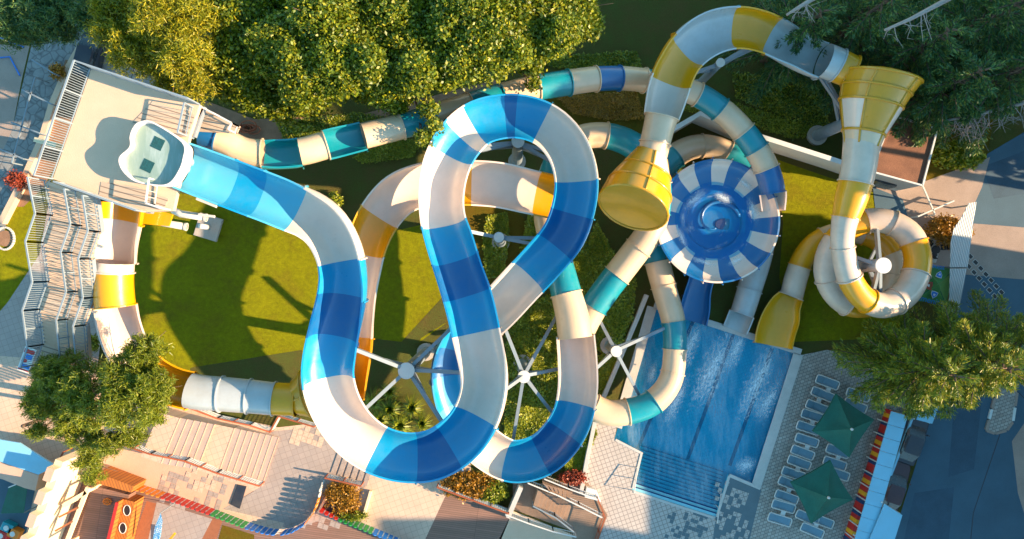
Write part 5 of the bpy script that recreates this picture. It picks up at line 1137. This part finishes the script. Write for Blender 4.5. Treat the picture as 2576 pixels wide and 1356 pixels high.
# ================================================================ LEFT SIDE
t=thing('garden_fence','grey tube frame fence crossing the flagstone path at far left','fence',tuple(at(90,280,0)))
for a,b in (((88,195),(30,410)),((55,225),(130,262)),((28,308),(100,335)),((0,375),(60,400)),((80,150),(135,185))):
    A_,B_=at(*a,1.6),at(*b,1.6); mb=MB(); mb.beam(A_,B_,0.1,0.08); mb.build('rail',M['steel'],t)
    for p in (A_,B_): mb=MB(); mb.beam((p.x,p.y,0),(p.x,p.y,1.56),0.09); mb.build('post',M['steel'],t)
wall('planter_wall','pale stone planter wall between flagstone path and tower walkway',[(228,68),(165,178),(128,265),(105,345),(62,440),(0,560)],0.55,0.45,'deck')
wall('low_wall','short cream wall poking out under the tower railing',[(85,350),(140,365)],5.2,0.35,'cream')
c=at(14,600,0); t=thing('stone_ring','ring of pale stones round a small bed on the left lawn','stone ring',(c.x,c.y,0))
for k in range(26):
    a=k*6.283/26; mb=MB(); mb.box((c.x+0.72*math.cos(a),c.y+0.85*math.sin(a),0.09),(0.2,0.16,0.18),a+1.57+rng.normal()*0.1,taper=0.8); mb.build('stone',M['cop'],t,bevel=0.03)
mb=MB(); mb.tube([(c.x,c.y,0.0),(c.x,c.y,0.05)],0.62,20); mb.build('bed_soil',M['dirt'],t)
for i,(x0,y0,x1,y1) in enumerate(((0,145,50,165),(-10,120,60,118))):
    mb=MB(); pts=[at(x0,y0-30*i,0.06),at((x0+x1)/2,(y0+y1)/2-12,0.06),at(x1,y1+(25 if i==0 else 0),0.06)]; mb.tube(pts,0.06,6); o=mb.build('water_hose',M['pblue']); tag(o,['curved blue hose on the sandy yard at far left','straight blue hose higher up on the sandy yard at far left'][i],'hose')
# sign board at the foot of the staircase
c=at(68,905,1.0); t=thing('sign_board','red, white and blue sign board at the foot of the tower staircase','sign',(c.x,c.y,0))
mb=MB(); mb.box((c.x,c.y,1.0),(0.9,1.9,0.06),R(-20)); mb.build('board',M['wallw'],t)
for (dx,dy,sx_,sy_,m_) in ((0,0.65,0.8,0.3,'red'),(0.1,0.25,0.5,0.35,'pblue'),(-0.15,-0.1,0.4,0.25,'red'),(0.1,-0.5,0.6,0.3,'pblue'),(0,-0.8,0.8,0.1,'red')):
    ca,sa=math.cos(R(-20)),math.sin(R(-20)); mb=MB(); mb.box((c.x+dx*ca-dy*sa,c.y+dx*sa+dy*ca,1.045+0.002*dx),(sx_,sy_,0.02),R(-20)); mb.build('sign_print',M[m_],t)
for y in (-0.8,0.8): mb=MB(); mb.beam((c.x+y*0.3,c.y+y,0),(c.x+y*0.3,c.y+y,0.97),0.07); mb.build('post',M['steel'],t)
t=thing('beach_kiosk','low grey roofed kiosk under the lower left pine','kiosk',tuple(at(150,930,0))); mb=MB(); mb.prism([at(x,y,2.0)[:2] for x,y in ((100,895),(200,905),(180,960),(85,940))],0,2.0); mb.build('wall',M['conc'],t); mb=MB(); mb.prism([at(x,y,2.0)[:2] for x,y in ((97,892),(204,902),(183,964),(81,943))],2.003,2.1); mb.build('roof',M['asph2'],t)
# ================================================================ CASTLE, BLUE ROOF, PLAYGROUND
t=thing('castle_wall','cream crenellated castle wall at the lower left, sunlit on its right face','wall',tuple(at(170,1250,0)))
bw=[(240,1128),(140,1392)]; W=[at(x,y,0) for x,y in bw]
for i in range(1):
    a,b=W[i],W[i+1]; d=(b-a).normalized(); n_=Vector((d.y,-d.x,0)); n_=n_ if n_.x<0 else -n_
    mb=MB(); mb.prism([a[:2],b[:2],(b+n_*0.6)[:2],(a+n_*0.6)[:2]],0,4.0); mb.build('wall_run',M['cream'],t)
    L=(b-a).length; k=max(1,round(L/1.9))
    for j in range(k):
        p=a+d*(L*(j+0.22)/k); q=a+d*(L*(j+0.78)/k); mb=MB(); mb.prism([p[:2],q[:2],(q+n_*0.58)[:2],(p+n_*0.58)[:2]],4.0,4.75,top=1); mb.build('merlon',[M['cream'],M['pink']],t)
t=thing('blue_roof','flat pale blue roof slab at far left above the castle wall','roof',tuple(at(60,1140,0)))
q=[at(x,y,3.0) for x,y in ((-60,1085),(0,1106),(48,1114),(140,1172),(97,1194),(60,1182),(-60,1140))]; mb=MB(); mb.prism([p[:2] for p in q],2.85,3.0); mb.build('roof_slab',M['panel'],t)
q=[at(x,y,3.0) for x,y in ((-60,1142),(60,1184),(97,1196),(88,1235),(60,1228),(-60,1180))]; mb=MB(); mb.prism([p[:2] for p in q],0,2.95); mb.build('wall',M['pink'],t)
Z('sunken_yard',[(-100,1180),(90,1225),(60,1372),(-100,1372)],8,'asphalt')
aw=thing('green_awning','dark green translucent awning in the lower left corner','awning',tuple(at(40,1270,0)))
q=[at(22,1226,2.2),at(72,1206,2.4),at(60,1290,1.8),at(2,1292,1.8)]; mb=MB(); mb.add([tuple(p) for p in q],[(0,1,2,3)]); mb.add([(p.x,p.y,p.z-0.02) for p in q],[(3,2,1,0)]); mb.build('awning_cloth',M['green'],aw)
mb=MB(); mb.beam(q[0],q[1],0.08); mb.build('awning_bar',M['railw'],aw)
for p in q: mb=MB(); mb.beam((p.x,p.y,0),(p.x,p.y,p.z-0.03),0.06); mb.build('post',M['steel'],aw)
for x,y,m_,nm,lb in ((22,1325,'teal','play_block','teal play block in the sunken yard at lower left'),(8,1345,'red','play_block','red play block in the bottom left corner'),(38,1340,'orange','play_block','orange play block in the sunken yard beside the castle wall')):
    c=at(x,y,0.4); t=thing(nm,lb,'play block',(c.x,c.y,0)); mb=MB(); mb.box((c.x,c.y,0.35),(0.9,0.7,0.62),R(-25)); mb.build('block',M[m_],t,bevel=0.06); mb=MB(); mb.tube([(c.x,c.y,0.66),(c.x,c.y,0.72)],0.2,12); mb.build('stud',M['railw'],t)
# pergola
t=thing('cream_pergola','cream posts and beams between castle wall and wooden play ship','pergola',tuple(at(190,1290,0)))
for a,b in (((160,1272),(218,1237)),((222,1226),(165,1372)),((150,1300),(200,1275)),((140,1335),(185,1310))):
    mb=MB(); mb.beam(at(*a,2.6),at(*b,2.6),0.28 if a[0]>155 else 0.14,0.2); mb.build('beam',M['cream' if a[0]>155 else 'brown'],t)
for x,y in ((218,1237),(170,1368),(160,1272)): p=at(x,y,2.5); mb=MB(); mb.beam((p.x,p.y,0),(p.x,p.y,2.5),0.2); mb.build('post',M['cream'],t)
Z('play_floor',[(175,1215),(260,1190),(700,1340),(840,1300),(1000,1372),(130,1372)],7,'wood')
Z('play_mat_red',[(370,1260),(560,1310),(540,1372),(330,1372)],8,'brown'); 
Z('play_mat_grey',[(395,1262),(535,1305),(500,1372),(370,1372)],9,'gtile'); Z('small_lawn',[(560,1320),(640,1345),(640,1372),(545,1372)],9,'drygrass')
M['ship']=tile_mat('orange_planks',(0.50,0.16,0.02),(0.42,0.13,0.02),(0.2,0.05,0.01),size=0.2,rot=70,width=20,ms=0.12)
sh=thing('play_ship','orange wooden play ship with plank deck and round portholes','play ship',tuple(at(270,1300,0)))
mb=MB(); mb.prism([at(x,y,1.2)[:2] for x,y in ((235,1222),(325,1245),(295,1372),(185,1372))],0.1,1.2); mb.build('ship_deck',M['wood'],sh)
for q4,m_ in (([(242,1190),(335,1225),(328,1240),(238,1216)],'brown'),):
    mb=MB(); mb.prism([at(x,y,2.2)[:2] for x,y in q4],0.2,2.1); mb.build('bow_board',M['ship'],sh)
a,b=at(335,1240,0),at(300,1385,0); d=(b-a).normalized(); n_=Vector((-d.y,d.x,0)); mb=MB()
for z in np.arange(0.3,2.0,0.25): pass
mb.prism([(a-n_*0.06)[:2],(b-n_*0.06)[:2],(b+n_*0.06)[:2],(a+n_*0.06)[:2]],0.2,2.2); mb.build('hull_side',M['ship'],sh)
mb=MB(); mb.beam((a.x,a.y,2.26),(b.x,b.y,2.26),0.2,0.1); mb.build('gunwale',M['red'],sh)
c2=a+n_*1.0; mb=MB(); mb.prism([a[:2],b[:2],(b+n_*0.95)[:2],(a+n_*0.95)[:2]],0.1,1.5); mb.build('side_bench',M['ship'],sh)
for k in range(3):
    c=a.lerp(b,0.16+0.3*k)+n_*0.52; ring=[(c.x+0.42*math.cos(q)*0+0.26*math.cos(q),c.y+0.40*math.sin(q),1.53) for q in np.linspace(0,6.283,20)]
    mb=MB(); mb.tube(ring,0.03,6,cap=False); pr=mb.build('porthole_rim',M['railw'],sh); mb=MB(); mb.prism([(q[0],q[1]) for q in ring[:-1]],1.505,1.53); mb.build('porthole',M['black'],pr)
c=at(270,1262,1.3); mb=MB(); mb.tube([(c.x+0.3*math.cos(q),c.y+0.22*math.sin(q),1.3) for q in np.linspace(0,6.283,18)],0.04,6,cap=False)
for k in range(4): q=k*0.785; mb.beam((c.x-0.38*math.cos(q),c.y-0.3*math.sin(q),1.3),(c.x+0.38*math.cos(q),c.y+0.3*math.sin(q),1.3),0.04)
mb.build('steering_wheel',M['orange'],sh)
c=at(397,1335,1.5); t=thing('beach_flag','blue and white checked pennant on the playground','flag',(c.x,c.y,0)); M['chk']=tile_mat('checked_cloth',(0.7,0.75,0.8),(0.01,0.25,0.5),(0.01,0.2,0.45),size=0.14,ms=0.2)
mb=MB(); vs=[at(404,1290,2.2),at(409,1310,2.0),at(405,1345,1.6),at(398,1372,1.4),at(382,1372,1.4),at(390,1325,1.8)]; mb.add([tuple(p) for p in vs],[(0,5,4,3,2,1)]); mb.add([(p.x,p.y,p.z-0.02) for p in vs],[(1,2,3,4,5,0)]); mb.build('cloth',M['chk'],t); mb=MB(); p=vs[0]; mb.beam((p.x,p.y,0),(p.x,p.y,2.3),0.05); mb.build('pole',M['steel'],t)
mb=MB(); mb.beam(at(415,1372,0.5),at(440,1342,0.9),0.16); o=mb.build('seesaw_bar',M['yel']); tag(o,'yellow bar leaning on the playground floor right of the pennant','play bar')
# picket fences
def picket_fence(label,pts,cols,pitch=0.40,hh=1.35,base_wall=True):
    W=[at(x,y,0) for x,y in pts]; t=thing('picket_fence',label,'fence',tuple(W[0])); L=[0]
    for a,b in zip(W[:-1],W[1:]): L.append(L[-1]+(b-a).length)
    n=int(L[-1]/pitch)
    def pos(s):
        for i in range(len(W)-1):
            if s<=L[i+1]+1e-6: return W[i].lerp(W[i+1],(s-L[i])/(L[i+1]-L[i])),(W[i+1]-W[i]).normalized()
        return W[-1],(W[-1]-W[-2]).normalized()
    for k in range(n):
        s=(k+0.5)*pitch; p,d=pos(s); c=cols[min(len(cols)-1,int(s/L[-1]*len(cols)))]; mb=MB(); w_=pitch*0.36; n_=Vector((-d.y,d.x,0))*0.03
        prof=[(-w_,0.1),(w_,0.1),(w_,hh*0.7),(w_*1.15,hh*0.85),(w_*0.8,hh*0.97),(0,hh),(-w_*0.8,hh*0.97),(-w_*1.15,hh*0.85),(-w_,hh*0.7)]
        F=[p+d*x+Vector((0,0,z))+n_ for x,z in prof]; B=[p+d*x+Vector((0,0,z))-n_ for x,z in prof]; m_=len(prof)
        mb.add(F+B,[tuple(range(m_)),tuple(range(2*m_-1,m_-1,-1))]+[(i,i+m_,(i+1)%m_+m_,(i+1)%m_) for i in range(m_)]); mb.build('picket',M[c],t)
        p2,_=pos(min(L[-1],(k+1)*pitch)); q=MB(); q.beam((p2.x,p2.y,0.05),(p2.x,p2.y,hh*0.8),0.045); q.build('spacer_bar',M['railw'],t)
    for z in (0.35,0.85):
        mb=MB()
        for a,b in zip(W[:-1],W[1:]): mb.beam(a+Vector((0,0,z)),b+Vector((0,0,z)),0.05)
        mb.build('rail',M['railw'],t)
picket_fence('long fence of brown, orange, red, green and blue pickets along the playground',[(262,1180),(350,1216),(457,1250),(547,1282),(633,1315),(680,1328),(712,1332)],['brown','brown','orange','orange','red','red','red','green_' if 0 else 'pgreen','pgreen','pblue','pblue'])
picket_fence('curved fence of blue and orange pickets round the paved half circle',[(716,1332),(745,1326),(775,1308),(798,1280),(812,1240),(818,1205)],['pblue','pblue','orange','orange','orange','railw'])
picket_fence('shorter fence of red, green and blue pickets below the orange flower bed',[(812,1272),(868,1298),(925,1320),(985,1345),(1040,1368)],['red','pgreen','pgreen','pblue','pblue'])
wall('planter_kerb','cream kerb on the right of the orange flower bed',[(932,1236),(912,1305)],0.35,0.2,'cream')
wall('planter_kerb','cream kerb on the left of the orange flower bed',[(840,1215),(800,1290)],0.35,0.2,'cream')
wall('planter_kerb','cream kerb beside the stairwell side of the shrub row',[(1105,1222),(1280,1288)],0.5,0.25,'pink')
c=at(833,1274,0.5); t=thing('grill_bowl','round black bowl grill standing on the patterned half circle','grill',(c.x*1,c.y,0)); mb=MB(); mb.tube([(c.x,c.y,0.35),(c.x,c.y,0.5),(c.x,c.y,0.55)],[0.2,0.42,0.42],20); mb.build('bowl',M['black'],t)
for k in range(3): a=k*2.09; mb=MB(); mb.beam((c.x+.2*math.cos(a),c.y+.2*math.sin(a),0.4),(c.x+.35*math.cos(a),c.y+.35*math.sin(a),0),0.03); mb.build('leg',M['black'],t)
# terrace railings with red brown rails and mesh
def rr_rail(label,pts,z,h=1.1):
    return railing('terrace_railing',label,[at(x,y,z[i] if hasattr(z,'__len__') else z) for i,(x,y) in enumerate(pts)],h,sp=0.16,mat_='railw',railm='redwood',post_sp=1.4,toprail=0.11,wmesh=True,group='railings with red brown rails round the stepped terrace')
rr_rail('red brown and white mesh railing along the lower side of the terrace steps',[(310,1104),(395,1133),(480,1150),(560,1180),(665,1212)],[1.6,1.6,1.2,0.8,0.1])
rr_rail('red brown and white mesh railing along the upper side of the terrace steps',[(432,1000),(500,1022),(560,1045),(640,1062),(688,1078)],[1.6,1.5,1.0,0.6,0.1])
rr_rail('red brown railing turning the upper corner of the tiled terrace',[(690,1080),(712,1040),(800,1066)],0.05)
rr_rail('red brown railing with mesh between terrace and castle wall',[(182,1128),(158,1178)],1.2)
rr_rail('red brown railing above the orange flower bed',[(826,1192),(915,1212)],0.05)
rr_rail('low railing along the planter under the blue slide bend',[(1103,1215),(1280,1280)],0.45)
# ================================================================ STAIRWELL
t=thing('stairwell','brown concrete stairwell with two flights under the small blue loop','staircase',tuple(at(1390,1280,0)))
M['bconc']=rough_mat('brown_concrete',(0.26,0.17,0.12),0.25,1.2)
mb=MB(); mb.prism([at(x,y)[:2] for x,y in ((1290,1215),(1480,1215),(1528,1295),(1490,1400),(1440,1372),(1440,1335),(1290,1280))],0.03,0.10); mb.build('stairwell_floor',M['bconc'],t)
for i in range(9):
    a=lerp2((1352,1218),(1440,1262),i/9); b=lerp2((1340,1258),(1425,1310),i/9); a2=lerp2((1352,1218),(1440,1262),(i+1)/9); b2=lerp2((1340,1258),(1425,1310),(i+1)/9)
    z=0.14+0.15*(8-i); mb=MB(); mb.prism([at(*q)[:2] for q in (a,b,b2,a2)],0.10,z); mb.build('tread',M['bconc'],t,bevel=0.02)
for i in range(6):
    a=lerp2((1362,1196),(1435,1225),i/6); b=lerp2((1380,1215),(1430,1240),i/6); a2=lerp2((1362,1196),(1435,1225),(i+1)/6); b2=lerp2((1372,1214),(1430,1240),(i+1)/6)
    mb=MB(); mb.prism([at(*q)[:2] for q in (a,b,b2,a2)],0.10,1.3+0.15*(5-i)); mb.build('tread',M['bconc'],t)
for lb,pts,z,mt in (('white slatted railing between the two flights of the stairwell',[(1327,1205),(1400,1235),(1455,1262),(1510,1290)],0.9,'railw'),('white slatted railing along the upper side of the stairwell',[(1368,1195),(1430,1220),(1498,1245)],0.8,'railw'),('white slatted railing along the lower side of the stairwell',[(1272,1283),(1330,1305),(1390,1325),(1446,1338)],0.3,'railw'),('dark handrail beside the lower flight of the stairwell',[(1340,1262),(1395,1290),(1440,1325)],0.6,'steel'),('brown slatted railing at the right edge of the stairwell',[(1500,1245),(1518,1290),(1490,1372)],0.1,'redwood')):
    railing('stair_railing',lb,[at(x,y,z) for x,y in pts],1.05,sp=0.15,mat_=mt,group='railings of the stairwell')
box_strip('stair_wall',(1310,1215),(1278,1290),0.35,0,1.2,'cop','grey concrete pier wall left of the stairwell under the blue slide','wall')
mb=MB(); q=[at(1475,1225,0.4),at(1500,1232,0.4),at(1512,1262,0.4),at(1470,1250,0.4)]
mb.prism([p[:2] for p in q],0.03,0.5); o=mb.build('white_box',M['wallw'],bevel=0.02); tag(o,'white plastered box at the top right of the stairwell beside the hedge','planter box')
# pool handrails
for lb,a,b in (('slim white handrail on the left of the pool steps',(1590,1282-50),(1600,1175)),('slim white handrail on the right of the pool steps',(1796,1305),(1808,1238))):
    A_,B_=at(*a,0),at(*b,0); t=thing('handrail',lb,'handrail',tuple(A_)); mb=MB(); mb.tube([A_,A_+Vector((0,0,0.95)),B_+Vector((0,0,0.6)),B_+Vector((0,0,-0.8))],0.035,8); mb.build('tube_rail',M['railw'],t,smooth=True)
    m_=A_.lerp(B_,0.5); mb=MB(); mb.tube([m_+Vector((0,0,-0.6)),m_+Vector((0,0,0.75))],0.03,8); mb.build('post',M['railw'],t)
# trim of the pool's left wall by the garden
wall('garden_wall','pale wall between the ivy garden and the pool',[(1628,742),(1600,810),(1500,1045),(1478,1150),(1462,1240)],0.5,0.3,'cop')
